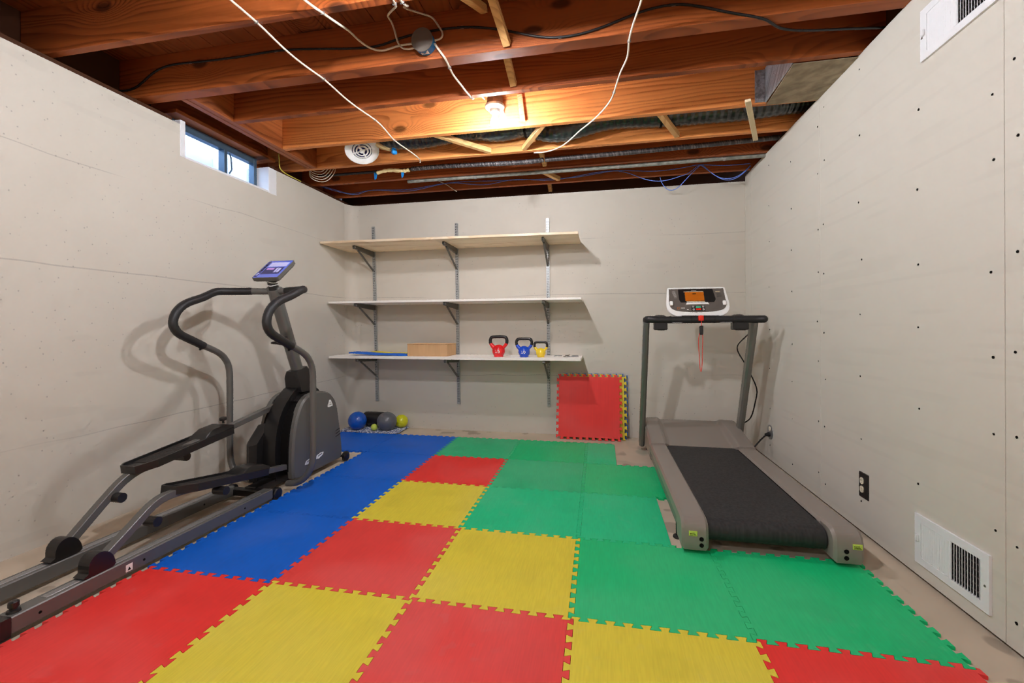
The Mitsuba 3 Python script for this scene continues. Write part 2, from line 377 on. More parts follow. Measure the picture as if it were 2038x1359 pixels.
h = thing('window_header', 'doubled orange board hung across the joist ends inside the small window', 'header')
part(h, 'board', mm(XH - 0.042, XH, 2.189, 3.350, ZJ, ZS, 0.002), 'm_header')
part(h, 'board', mm(XH - 0.086, XH - 0.045, 2.189, 3.350, ZJ, ZS, 0.002), 'm_header')
# end blocks of the two joist bays left of the window
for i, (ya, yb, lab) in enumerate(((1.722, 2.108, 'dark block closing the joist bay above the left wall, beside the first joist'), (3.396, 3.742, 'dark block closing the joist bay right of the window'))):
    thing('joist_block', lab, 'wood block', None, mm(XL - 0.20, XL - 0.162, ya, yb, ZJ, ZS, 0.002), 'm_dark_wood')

# ------------------------------------------------------------ window in the left wall
struct('window_1', label='small high basement window with steel frame, white daylight behind')
gx = XL - 0.135
part('window_1', 'jamb', mm(XL - 0.21, XL + 0.004, WY0 - 0.012, WY0 + 0.025, WZ0, ZW + 0.03, 0.003), 'm_white_paint')
part('window_1', 'jamb', mm(XL - 0.21, XL + 0.004, WY1 - 0.085, WY1 + 0.004, WZ0 - 0.005, ZW + 0.0, 0.003), 'm_white_paint')
part('window_1', 'ledge', mm(XL - 0.22, XL + 0.002, WY0 + 0.025, WY1 - 0.085, WZ0 - 0.003, WZ0 + 0.012, 0.002), 'm_white_paint')
fy0, fy1, fz0, fz1 = WY0 + 0.028, WY1 - 0.088, WZ0 + 0.014, 2.43
part('window_1', 'frame', cat(mm(gx - 0.02, gx + 0.03, fy0, fy0 + 0.022, fz0, fz1, .002), mm(gx - 0.02, gx + 0.03, fy1 - 0.03, fy1, fz0, fz1, .002), mm(gx - 0.02, gx + 0.03, fy0 + 0.022, fy1 - 0.03, fz0, fz0 + 0.016, .002), mm(gx - 0.02, gx + 0.03, fy0 + 0.022, fy1 - 0.03, fz1 - 0.05, fz1, .002)), 'm_window_steel')
ymid = 2.80
part('window_1', 'mullion', mm(gx - 0.015, gx + 0.04, ymid - 0.014, ymid + 0.014, fz0 + 0.016, fz1 - 0.05, .002), 'm_window_steel')
part('window_1', 'latch', tube(roundpath([(gx + 0.05, ymid + 0.02, 2.36), (gx + 0.062, ymid + 0.022, 2.33), (gx + 0.062, ymid + 0.03, 2.24), (gx + 0.048, ymid + 0.02, 2.21)], 0.012), 0.005, 8), 'm_window_steel', 40)
for a, b in ((fy0 + 0.022, ymid - 0.014), (ymid + 0.014, fy1 - 0.03)):
    part('window_1', 'pane', hull([]) if False else trimesh.Trimesh([(gx, a, fz0 + .016), (gx, b, fz0 + .016), (gx, b, fz1 - .05), (gx, a, fz1 - .05)], [[0, 1, 2], [0, 2, 3]], process=False), 'm_glass')
part('window_1', 'lintel', mm(XL - 0.20, XL - 0.02, WY0 - 0.02, WY1 + 0.02, 2.435, 2.46, .002), 'm_header')
w = thing('window_well', 'white walled window well outside the small basement window', 'window well')
wx0, wx1 = XL - 0.95, XL - 0.225
part(w, 'back_panel', mm(wx0 - 0.03, wx0, 2.05, 2.78, 1.9, 2.66, .004), 'm_white_paint')
part(w, 'back_panel', mm(wx0 - 0.03, wx0, 2.786, 3.55, 1.9, 2.66, .004), 'm_white_paint')
part(w, 'side_panel', mm(wx0, wx1, 2.02, 2.05, 1.9, 2.66, .004), 'm_white_paint')
part(w, 'side_panel', mm(wx0, wx1, 3.52, 3.55, 1.9, 2.66, .004), 'm_white_paint')
part(w, 'gravel_bed', mm(wx0, wx1, 2.05, 3.52, 1.85, 1.95), 'm_white_paint')

# ------------------------------------------------------------ the bare bulbs
def bulb_lamp(x, y, power, lab):
    t = thing('bulb_lamp', lab, 'lamp')
    part(t, 'hanger_bar', mm(x - 0.018, x + 0.018, y - 0.197, y + 0.216, 2.505, 2.525, .002), 'm_steel') if y > 2 else part(t, 'hanger_bar', mm(x - 0.018, x + 0.018, (0.899 if y > 0 else -.741), (1.269 if y > 0 else -.371), 2.505, 2.525, .002), 'm_steel')
    part(t, 'junction_box', align(trimesh.creation.cylinder(radius=0.052, height=0.05, sections=8), (0, 0, 1), (x, y, 2.48)), 'm_grey_metal')
    part(t, 'lampholder', align(lathe([(0, 0), (0.062, 0), (0.062, -0.012), (0.055, -0.02), (0.034, -0.028), (0.03, -0.045), (0.026, -0.046), (0, -0.040)], 32), (0, 0, 1), (x, y, 2.455)), 'm_porcelain', 35)
    prof = [(0.0, 0.0), (0.013, 0.0), (0.014, -0.02), (0.018, -0.032), (0.026, -0.048), (0.0295, -0.062), (0.0295, -0.070), (0.026, -0.082), (0.018, -0.092), (0.008, -0.097), (0.0, -0.098)]
    b = align(lathe(prof, 24), (0, 0, 1), (x, y, 2.413))
    if b.volume < 0: b.invert()
    part(t, 'bulb', b, 'm_white', True)
    key = f'{t}__bulb'
    scene[key]['emitter'] = {'type': 'area', 'radiance': {'type': 'rgb', 'value': [BULB * power * c for c in BULB_TINT]}}
    return t
bulb_lamp(*LAMPS[0], 'lit bare bulb in a white porcelain holder between two ceiling joists')
bulb_lamp(*LAMPS[1], 'second lit bare bulb nearer the camera, above the top edge of the photo')
bulb_lamp(*LAMPS[2], 'added unseen fill bulb behind the camera, brightening the room')  # fill light added out of view to lift the whole room

# ============================================================ FOAM FLOOR MATS
TILE, MA, MO = 0.606, 0.0069, (-1.921, 0.9516)
def node(i, j):
    return np.array([MO[0] + TILE * (i * math.cos(MA) - j * math.sin(MA)), MO[1] + TILE * (i * math.sin(MA) + j * math.cos(MA))])
AMP, NT = 0.0105, 10
def edge(a, b):
    """dovetail line from a to b, the same for both tiles that share it"""
    d = b - a; n = np.array([-d[1], d[0]]) / np.linalg.norm(d)
    out = [a]
    for k in range(NT):
        for sgn, t0, t1 in ((1, 0.0, 0.5), (-1, 0.5, 1.0)):
            s0, s1 = (k + t0) / NT, (k + t1) / NT
            fl = 0.0075
            e0 = s0 - fl if not (k == 0 and sgn == 1) else s0 + 0.004
            e1 = s1 + fl if not (k == NT - 1 and sgn == -1) else s1 - 0.004
            out += [a + d * e0 + n * AMP * sgn, a + d * e1 + n * AMP * sgn]
    out.append(b)
    return out
def tile_poly(i, j, cut=None, straight=()):
    A, B, C, D = node(i, j), node(i + 1, j), node(i + 1, j + 1), node(i, j + 1)
    P = edge(A, B) + edge(B, C) + edge(D, C)[::-1] + edge(A, D)[::-1]
    p = Polygon(P).buffer(0)
    if p.geom_type != 'Polygon': p = max(p.geoms, key=lambda g: g.area)
    if cut is not None: p = p.intersection(sbox(-9, -9, node(i, j)[0] + cut, 9))
    p = p.buffer(0.0012, join_style=1, quad_segs=2).buffer(-0.0020, join_style=1, quad_segs=2)
    return p
def mat_mesh(p, z0=0.0, th=0.012, lift=0.0):
    gs = [p] if p.geom_type == 'Polygon' else list(p.geoms)
    return cat([extr(g, th, at=(0, 0, z0 + lift)) for g in gs])
MATS = [  # i, j, colour, cut, label
    (0, -1, 'yellow', None, 'yellow foam mat whose corner shows at the bottom left of the photo'),
    (1, -1, 'red', None, 'red foam mat in front of the front yellow mats, below the photo edge'),
    (2, -1, 'yellow', None, 'yellow foam mat under the camera, below the photo edge'),
    (3, -1, 'red', None, 'red foam mat near the camera, below the photo edge on the right'),
    (0, 0, 'red', None, 'red foam mat at the lower left, beside the near end of the elliptical rail'),
    (1, 0, 'yellow', None, 'large yellow foam mat at the bottom, between two red mats'),
    (2, 0, 'worn_red', None, 'red foam mat at the bottom centre, between two yellow mats'),
    (3, 0, 'yellow', None, 'yellow foam mat at the bottom right, in front of a green mat'),
    (4, 0, 'red', None, 'red foam mat in the bottom right corner near the low wall vent'),
    (0, 1, 'blue', None, 'blue foam mat nearest the camera, beside the elliptical rail'),
    (1, 1, 'worn_red', None, 'red foam mat in the middle of the floor, with blue to its left'),
    (2, 1, 'yellow', None, 'yellow foam mat in the middle of the floor, bordered by green on two sides'),
    (3, 1, 'green', None, 'green foam mat in front of the treadmill, next to a yellow mat'),
    (4, 1, 'green', None, 'green foam mat along the drywall, in the shadow of the treadmill end'),
    (0, 2, 'blue', None, 'second blue foam mat from the front of the blue row'),
    (1, 2, 'yellow', None, 'yellow foam mat between a blue and a green mat, behind the middle red one'),
    (2, 2, 'pale_green', None, 'green foam mat behind the middle yellow mat'),
    (3, 2, 'pale_green', 0.437, 'green foam mat cut narrow, left of bare floor beside the treadmill end'),
    (0, 3, 'blue', None, 'third blue foam mat from the front, beside the elliptical housing'),
    (1, 3, 'red', None, 'small looking red foam mat farthest back among the floor mats'),
    (2, 3, 'faded_green', None, 'faded green foam mat right of the farthest red mat'),
    (3, 3, 'green', None, 'green foam mat whose right edge slips under the treadmill'),
    (0, 4, 'blue', None, 'blue foam mat farthest back, in front of the rug with the balls'),
    (-1, 4, 'blue', None, 'blue foam mat half behind the elliptical, by the left wall'),
    (1, 4, 'faded_green', None, 'green foam mat at the back, bordering the blue row'),
    (2, 4, 'green', None, 'green foam mat at the back, in front of the leaning mats'),
    (3, 4, 'pale_green', 0.235, 'narrow cut green foam mat at the back, left of the bare floor'),
]
for i, j, c, cut, lab in MATS:
    if (i, j) == (-1, 4): pass
    thing('foam_mat', lab, 'foam mat', 'interlocking floor mats', mat_mesh(tile_poly(i, j, cut)), 'm_foam_' + c)

# leaning mats
def lean_mat(c, x0, y0, ang, zr, lab):
    A = np.array([0.0, 0.0]); S = 0.585
    B, C, D = A + [S, 0], A + [S, S], A + [0, S]
    p = Polygon(edge(A, B) + edge(B, C) + edge(D, C)[::-1] + edge(A, D)[::-1]).buffer(0)
    p = p.buffer(0.001, quad_segs=2).buffer(-0.0014, quad_segs=2)
    m = extr(p, 0.012)
    m = align(m, (0, -math.cos(ang), math.sin(ang)), (0, 0, 0), (math.cos(zr), math.sin(zr) * 0, 0))
    m.apply_translation([x0, y0 - m.bounds[0][1] * 0, -m.bounds[0][2] + 0.001])
    thing('foam_mat', lab, 'foam mat', 'mats leaning on the back wall', m, 'm_foam_' + c)
lean_mat('blue', -0.350, 4.235, 0.100, 0, 'blue foam mat at the back of the leaning stack, only its top edge showing')
lean_mat('yellow', -0.360, 4.195, 0.130, 0, 'yellow foam mat leaning on the wall behind the red one')
lean_mat('red', -0.405, 4.145, 0.190, 0, 'red foam mat leaning upright against the back wall, front of the stack')

# ============================================================ SHELVES
def shelf(y0l, y0r, z0, z1, x0, x1, m, lab):
    p = Polygon([(x0, y0l), (x1, y0r), (x1, YB - 0.004), (x0, YB - 0.004)])
    me = extr(p, z1 - z0, at=(0, 0, z0))
    thing('shelf_board', lab, 'shelf', 'shelves on the back wall', me, m)
shelf(3.765, 3.845, 1.857, 1.877, -2.632, -0.190, 'm_pine', 'top shelf on the back wall, bare light plywood board')
shelf(3.872, 3.872, 1.290, 1.309, -2.618, -0.165, 'm_shelf_white', 'empty white middle shelf on the back wall')
shelf(3.878, 3.878, 0.752, 0.774, -2.618, -0.172, 'm_shelf_white', 'lowest white shelf, holding the kettlebells and the cardboard box')
for (xt, xb, zt, zb, lab) in ((-2.369, -2.329, 2.124, 0.275, 'left slotted steel shelf upright on the back wall'), (-1.443, -1.423, 2.115, 0.271, 'middle slotted steel shelf upright, behind the cardboard box'), (-0.507, -0.499, 2.117, 0.274, 'right slotted steel shelf upright, beside the yellow kettlebell')):
    t = thing('shelf_upright', lab, 'shelf upright', 'slotted shelf uprights')
    ang = math.atan2(xb - xt, zt - zb); c = (xt, YB, zt)
    pr = Polygon([(-.016, 0), (-.016, -.016), (.016, -.016), (.016, 0), (.014, 0), (.014, -.0135), (-.014, -.0135), (-.014, 0)])
    m = extr(pr, zt - zb, at=(xt, YB - 0.003, zb)); part(t, 'channel', roty(m, -ang, c), 'm_standard')
    sl = []
    z = zb + 0.02
    while z < zt - 0.02:
        for dx in (-.0068, .0068): sl.append(mm(xt + dx - .0024, xt + dx + .0024, YB - .0197, YB - .0185, z, z + .014))
        z += 0.0254
    part(t, 'slot', roty(cat(sl), -ang, c), 'm_dark', kind='stuff')
    for zs, nm in ((1.857, 'top'), (1.290, 'middle'), (0.752, 'lowest')):
        side = lab.split()[0]
        b = thing('shelf_bracket', f'grey steel bracket under the {nm} shelf on the {side} upright', 'bracket', 'shelf brackets')
        xx = xt + (zt - zs) / (zt - zb) * (xb - xt)
        y1 = YB - 0.020; y0 = y1 - 0.385
        pa = Polygon([(y1, zs - 0.056), (y1, zs - 0.002), (y0, zs - 0.002), (y0 - .004, zs - 0.02), (y0 + 0.006, zs - 0.032), (y0 + .04, zs - 0.034)])
        part(b, 'arm', yz(pa, xx - .010, xx + .010), 'm_bracket')
        part(b, 'strut', sweep([(xx, y0 + 0.085, zs - 0.040), (xx, y1 - 0.004, zs - 0.205)], [(-.008, -.006), (.008, -.006), (.008, .006), (-.008, .006)], up=(0, 1, 0.4)), 'm_bracket')
        part(b, 'tip', align(trimesh.creation.cylinder(radius=.011, height=.023, sections=12), (1, 0, 0), (xx, y0 + .012, zs - .019)), 'm_steel')

# things on the lowest shelf
ZT = 0.774
b = thing('cardboard_box', 'plain brown cardboard box on the lowest shelf', 'cardboard box')
part(b, 'body', mm(-1.842, -1.435, 3.985, 4.245, ZT, ZT + 0.112, .003), 'm_cardboard')
part(b, 'lid', mm(-1.8445, -1.4325, 3.9825, 4.2475, ZT + 0.112, ZT + 0.119, .002), 'm_cardboard')
part(b, 'flap', mm(-1.4349, -1.4330, 3.995, 4.235, ZT + 0.004, ZT + 0.110, .0005), 'm_cardboard')
def wavy(x0, x1, y0, y1, z, th, lift, seed):
    n, k = 26, 6
    X = np.linspace(x0, x1, n); Yv = np.linspace(y0, y1, k); V = []; F = []
    for s in (0, 1):
        for a in X:
            for b_ in Yv:
                t = (a - x0) / (x1 - x0)
                V.append([a, b_, z + lift * (1 - t) ** 2 + th * s + 0.0015 * math.sin(a * 19 + seed) + 0.0015])
    idx = lambda s, i, j: s * n * k + i * k + j
    for i in range(n - 1):
        for j in range(k - 1):
            F += [[idx(1, i, j), idx(1, i + 1, j), idx(1, i + 1, j + 1)], [idx(1, i, j), idx(1, i + 1, j + 1), idx(1, i, j + 1)]]
            F += [[idx(0, i, j), idx(0, i + 1, j + 1), idx(0, i + 1, j)], [idx(0, i, j), idx(0, i, j + 1), idx(0, i + 1, j + 1)]]
        for j in (0, k - 1):
            F += [[idx(0, i, j), idx(0, i + 1, j), idx(1, i + 1, j)], [idx(0, i, j), idx(1, i + 1, j), idx(1, i, j)]]
    for i in (0, n - 1):
        for j in range(k - 1):
            F += [[idx(0, i, j), idx(1, i, j + 1), idx(0, i, j + 1)], [idx(0, i, j), idx(1, i, j), idx(1, i, j + 1)]]
    m = trimesh.Trimesh(V, F, process=False); trimesh.repair.fix_normals(m); return m
thing('foam_strip', 'yellow foam strip lying behind the blue one on the lowest shelf', 'foam strip', None, wavy(-2.33, -1.86, 4.16, 4.28, ZT, 0.014, 0.014, 1.0), 'm_foam_yellow')
thing('foam_strip', 'blue foam strip with a raised left end on the lowest shelf', 'foam strip', None, wavy(-2.47, -1.85, 3.99, 4.145, ZT, 0.013, 0.020, 2.0), 'm_foam_blue')
def kettlebell(x, y, s, mname, lab, num=None):
    t = thing('kettlebell', lab, 'kettlebell', 'kettlebells on the lowest shelf')
    R = 0.060 * s
    prof = [(0, 0), (0.040 * s, 0), (0.045 * s, 0.003 * s)]
    for a in np.linspace(-0.72, math.pi / 2, 16):
        prof.append((R * math.cos(a), 0.055 * s + R * math.sin(a)))
    prof[-1] = (0, prof[-1][1])
    body = lathe(prof, 36)
    hp = roundpath([(-0.035 * s, 0, 0.075 * s), (-0.083 * s, 0, 0.128 * s), (-0.075 * s, 0, 0.186 * s), (0.075 * s, 0, 0.186 * s), (0.083 * s, 0, 0.128 * s), (0.035 * s, 0, 0.075 * s)], 0.05 * s, 8)
    hp = spline(np.vstack([hp[::2], hp[-1:]]), 49)
    zc = hp[:, 2]; cut = zc > 0.121 * s
    lo1 = hp[:np.argmax(cut) + 1]; hi = hp[np.argmax(cut):len(hp) - np.argmax(cut[::-1])]; lo2 = hp[len(hp) - np.argmax(cut[::-1]) - 1:]
    sc = np.linspace(1.45, 1.02, len(lo1))
    low = cat(tube(lo1, 0.0152 * s, 14, scale=sc), tube(lo2, 0.0152 * s, 14, scale=sc[::-1] if len(sc) == len(lo2) else None))
    for m, nm, mt in ((cat(body, low), 'body', mname), (tube(hi, 0.0147 * s, 14), 'handle', 'm_black')):
        m = m.copy(); m.apply_translation([x, y, ZT]); part(t, nm, m, mt, 40)
    if num:
        tx = meshkit.text_mesh(num, 0.026 * s, 0.004, True)
        w_ = tx.bounds[1][0]; tx.apply_translation([-w_ / 2 + 0.012 * s, -0.013 * s, 0])
        v = tx.vertices.copy()
        # lay the digits on the round front of the bell
        q = np.stack([v[:, 0], -np.sqrt(np.maximum(R * R - v[:, 0] ** 2 - v[:, 1] ** 2, 0)) - 0.0006 + (0.004 - v[:, 2]) * 0.4, v[:, 1] + 0.052 * s], 1)
        ang = -0.22
        q[:, :2] = np.stack([q[:, 0] * math.cos(ang) - q[:, 1] * math.sin(ang), q[:, 0] * math.sin(ang) + q[:, 1] * math.cos(ang)], 1)
        tx.vertices = q + [x, y, ZT]; trimesh.repair.fix_normals(tx)
        part(t, 'number', tx, 'm_white', label='white weight number')
    return t
kettlebell(-0.937, 4.01, 1.0, 'm_kb_red', 'red kettlebell with a black handle, the largest, marked 15', '15')
kettlebell(-0.695, 4.01, 0.90, 'm_kb_blue', 'blue kettlebell with a black handle, the middle one, marked 10', '10')
kettlebell(-0.541, 4.02, 0.735, 'm_kb_yellow', 'small yellow kettlebell with a black handle by the right upright')
hw = thing('metal_clip', 'small pile end of steel clips, the curled one nearest the yellow kettlebell', 'hardware', 'metal bits on the lowest shelf', tube(spline([(-0.425, 4.07, ZT + .006), (-0.39, 4.05, ZT + .014), (-0.355, 4.08, ZT + .012), (-0.375, 4.12, ZT + .006), (-0.41, 4.11, ZT + .01)], 24, True), 0.003, 8), 'm_steel', 40)
thing('metal_clip', 'dark crossed steel clip in the middle of the metal bits', 'hardware', 'metal bits on the lowest shelf', cat(tube([(-0.335, 4.05, ZT + .004), (-0.285, 4.13, ZT + .016)], .004, 8), tube([(-0.275, 4.06, ZT + .004), (-0.325, 4.13, ZT + .012)], .0035, 8)), 'm_grey_metal', 40)
thing('metal_clip', 'flat steel plate clip nearest the right end of the lowest shelf', 'hardware', 'metal bits on the lowest shelf', cat(mm(-0.265, -0.205, 4.10, 4.16, ZT, ZT + .012, .002), tube([(-0.30, 4.05, ZT + .004), (-0.20, 4.07, ZT + .005)], .004, 8)), 'm_steel')

# ============================================================ RUG AND BALLS
n = 60
U, Vv = np.meshgrid(np.linspace(0, 1, n), np.linspace(0, 1, n // 2), indexing='ij')
gx_ = -2.60 + 0.63 * U + 0.02 * (1 - Vv); gy_ = 3.985 + 0.30 * Vv + 0.02 * np.sin(U * 9) * (1 - Vv)
pn = np.stack([gx_ * 60, gy_ * 60, gx_ * 0], -1)
gz_ = 0.014 + 0.014 * meshkit.noise(pn, 3)
gz_[0], gz_[-1], gz_[:, 0], gz_[:, -1] = 0.013, 0.013, 0.013, 0.013
gx_ = gx_ + 0.006 * (meshkit.noise(pn + 9, 5) - .5); gy_ = gy_ + 0.008 * (meshkit.noise(pn + 5, 6) - .5)
Vt = np.stack([gx_, gy_, gz_], -1).reshape(-1, 3); nn = n // 2
F = [[a * nn + b_, (a + 1) * nn + b_, (a + 1) * nn + b_ + 1] for a in range(n - 1) for b_ in range(nn - 1)] + [[a * nn + b_, (a + 1) * nn + b_ + 1, a * nn + b_ + 1] for a in range(n - 1) for b_ in range(nn - 1)]
rug = thing('rug', 'small shaggy blue and white rug under the exercise balls', 'rug')
part(rug, 'pile', trimesh.Trimesh(Vt, F, process=False), 'm_rug', True, kind='stuff')
part(rug, 'backing', mm(-2.585, -1.985, 3.995, 4.275, 0.0126, 0.0146), 'm_rug')
fr = []
for k in range(150):
    x_ = -2.59 + 0.61 * k / 149; a = rng.uniform(-.5, .5); l = rng.uniform(.012, .022)
    fr.append(tube([(x_, 3.992, .018), (x_ + a * .01, 3.992 - l * .7, .017), (x_ + a * .018, 3.992 - l, .014)], .002, 5))
for k in range(70):
    y_ = 3.99 + 0.29 * k / 69; a = rng.uniform(-.5, .5); l = rng.uniform(.01, .02)
    fr.append(tube([(-1.978, y_, .018), (-1.978 + l * .7, y_ + a * .01, .016), (-1.978 + l, y_ + a * .015, .0135)], .002, 5))
part(rug, 'fringe', cat(fr), 'm_rug', kind='stuff')
ZR = 0.0285
def ball(name, x, y, r, mt, lab, cat_='exercise ball', ribs=0, squash=1.0):
    s = trimesh.creation.icosphere(4, r)
    v = s.vertices.copy()
    if ribs:
        lat = np.arcsin(np.clip(v[:, 2] / r, -1, 1)); v *= (1 + 0.006 * np.sin(lat * ribs))[:, None]
    v[:, 2] *= squash; v[:, 2] = np.maximum(v[:, 2], -r * squash * 0.95)
    s.vertices = v + [x, y, ZR + r * squash * 0.95 - 0.002]
    return thing(name, lab, cat_, None, s, mt, True)
ball('exercise_ball', -2.415, 4.05, 0.090, 'm_ball_blue', 'shiny blue exercise ball at the left end of the rug', ribs=44)
ball('exercise_ball', -2.105, 4.075, 0.097, 'm_ball_grey', 'grey ribbed exercise ball in the middle of the rug', ribs=40, squash=.94)
ball('exercise_ball', -2.015, 4.215, 0.066, 'm_ball_lime', 'shiny yellow green ball behind the grey one on the rug')
ball('tennis_ball', -2.222, 4.035, 0.032, 'm_tennis', 'small pale lime tennis ball beside the grey exercise ball', 'tennis ball')
rl = align(lathe([(0, 0), (.055, 0), (.07, .012), (.0725, .03), (.0725, .20), (.07, .218), (.055, .23), (0, .23)], 32), (1, 0.0, 0), (-2.43, 4.216, ZR + .073))
thing('foam_roller', 'short black roller lying behind the blue and grey balls', 'roller', None, rl, 'm_black', 40)

# ============================================================ ELLIPTICAL TRAINER
CX = -2.105
el = thing('elliptical_trainer', 'dark grey elliptical trainer with two long rails along the left wall', 'elliptical trainer')
def rect(hx, hz, c=0.004):
    return [(-hx + c, -hz), (hx - c, -hz), (hx, -hz + c), (hx, hz - c), (hx - c, hz), (-hx + c, hz), (-hx, hz - c), (-hx, -hz + c)]
for xr in (-1.972, -2.240):
    r_ = part(el, 'rail', mm(xr - .032, xr + .032, 1.11, 2.315, .020, .078, .004), 'm_frame_grey')
    part(r_, 'track', mm(xr - .014, xr + .014, 1.22, 2.24, .0775, .0795, .001), 'm_steel')
    capm = hull([(xr + s * .033, y_, z_) for s in (-1, 1) for y_, z_ in ((1.112, .012), (1.112, .079), (1.085, .079), (1.045, .045), (1.045, .012))])
    part(r_, 'end_cap', capm, 'm_black')
    part(r_, 'knob', align(cat(lathe([(0, 0), (.019, 0), (.017, .008), (.011, .011), (.011, .016), (.0145, .018), (.0145, .034), (.010, .038), (0, .038)], 14)), (0, 0, 1), (xr, 1.137, .078)), 'm_black', 30)
    for yb in (1.19, 1.55, 2.1):
        part(r_, 'bolt', align(lathe([(0, 0), (.005, 0), (.005, .0015), (0, .002)], 8), (1, 0, 0), (xr + .032, yb, .047)), 'm_dark')
wz = align(lathe([(0, -.018), (.030, -.018), (.036, -.012), (.036, .012), (.030, .018), (.012, .020), (0, .020)], 28), (1, 0, 0), (-1.948, 2.350, .037))
part(el, 'rail_wheel', wz, 'm_black_gloss', 35)
wz2 = align(lathe([(0, -.018), (.030, -.018), (.036, -.012), (.036, .012), (.030, .018), (.012, .020), (0, .020)], 28), (1, 0, 0), (-2.262, 2.350, .037))
part(el, 'rail_wheel', wz2, 'm_black_gloss', 35)
part(el, 'warning_sticker', mm(-1.9398, -1.9392, 1.475, 1.502, .030, .060), 'm_white')
part(el, 'warning_sticker', extr(Polygon([(-.007, 0), (.007, 0), (0, .014)]), .0004, (1, 0, 0), (-1.9392, 1.4885, .035), (0, 1, 0)), 'm_dark')
part(el, 'rear_crossbar', mm(-2.25, -1.96, 1.06, 1.10, .018, .05, .003), 'm_black')
part(el, 'front_crossbar', mm(-2.27, -1.955, 2.30, 2.345, .022, .062, .004), 'm_black')
part(el, 'base_beam', mm(CX - .05, CX + .03, 2.33, 3.09, .020, .07, .004), 'm_black')
def arm(path, xa, xb):
    P = roundpath([(xa + (xb - xa) * t, y_, z_) for t, y_, z_ in path], 0.09, 8)
    return sweep(P, rect(.019, .017, .003), up=(0, -0.35, 1))
def pedal_side(x0, x1, armpath, tread, yk, stop1, stop2, yc, zc):
    """one pedal: roller cover, arm, tread, toe cup, stoppers"""
    a = part(el, 'pedal_arm', arm(armpath, x0, x1), 'm_frame_grey')
    th = np.linspace(0, math.pi, 16)
    pr = [(yc + .048 * math.cos(t) - .008 * (math.sin(t)), zc + .066 * math.sin(t) ** .9) for t in th] + [(yc - .066, zc - .010), (yc - .05, zc - .016), (yc + .038, zc - .014), (yc + .049, zc - .006)]
    m = yz(Polygon(pr).buffer(.003).buffer(-.003), x0 - .028, x0 + .027)
    part(a, 'roller_cover', m, 'm_black_gloss', 35)
    part(a, 'roller', align(lathe([(0, -.016), (.024, -.016), (.026, -.012), (.026, .012), (.024, .016), (0, .016)], 24), (1, 0, 0), (x0, yc, zc + .006)), 'm_black', 35)
    (ya, za), (yb, zb) = tread
    d = np.array([0, yb - ya, zb - za]); L_ = np.linalg.norm(d); d /= L_
    up = np.cross([1, 0, 0], d); xc = x0 + (x1 - x0) * .55
    # tread drawn in local (x along width, y along length)
    w_ = .066
    outl = Polygon([(-w_ * .72, 0), (w_ * .55, 0), (w_, L_ * .16), (w_, L_), (-w_, L_), (-w_, L_ * .05)]).buffer(.006, quad_segs=3).buffer(-.003)
    M = np.eye(4); M[:3, 0], M[:3, 1], M[:3, 2], M[:3, 3] = [1, 0, 0], d, up, [xc, ya, za]
    def put(m): m = m.copy(); m.apply_transform(M); return m
    rim = outl.difference(outl.buffer(-.007))
    p_ = part(el, 'pedal', put(cat(extr(outl, .026), extr(rim, .012, at=(0, 0, .026)))), 'm_black')
    part(p_, 'grip_rib', put(cat(*[mm(-w_ + .012, w_ - .012, q, q + .0045, .026, .0285) for q in np.arange(L_ * .12, L_ * .66, .0095)])), 'm_tread', kind='stuff')
    cup = hull([(sx * (w_ - .004), q, h_) for sx in (-1, 1) for q, h_ in ((L_ * .66, .027), (L_ * 1.02, .027), (L_ * 1.02, .05))] + [(sx * w_ * .72, q, h_) for sx in (-1, 1) for q, h_ in ((L_ * .70, .048), (L_ * .78, .066), (L_ * .95, .066))])
    part(p_, 'toe_cup', put(cup), 'm_black', 30)
    part(p_, 'adjust_knob', put(align(lathe([(0, 0), (.006, 0), (.006, .018), (.019, .018), (.021, .024), (.019, .034), (.012, .037), (0, .037)], 20), (0, 0, 1), (0, yk * L_, .062))), 'm_black', 30) if yk else None
    for (ys, zs, xo, ln) in (stop1, stop2):
        part(a, 'stopper', cat(cyl((x0 + xo, ys, zs), (x0 + xo + ln, ys, zs), .022, 22)), 'm_black', 35)
pedal_side(-1.972, -2.050, [(0, 1.390, .104), (.1, 1.50, .172), (.2, 1.645, .266), (.35, 1.77, .260), (1, 2.63, .118)], ((1.728, .258), (2.285, .170)), 0, (1.960, .196, -.02, .07), (1.633, .172, -.055, .06), 1.392, .094)
pedal_side(-2.240, -2.185, [(0, 1.455, .115), (.12, 1.585, .240), (.25, 1.70, .345), (.45, 1.84, .372), (1, 2.62, .515)], ((1.70, .352), (2.24, .420)), 1.0, (1.985, .352, -.04, .085), (1.640, .262, .015, .05), 1.457, .096)
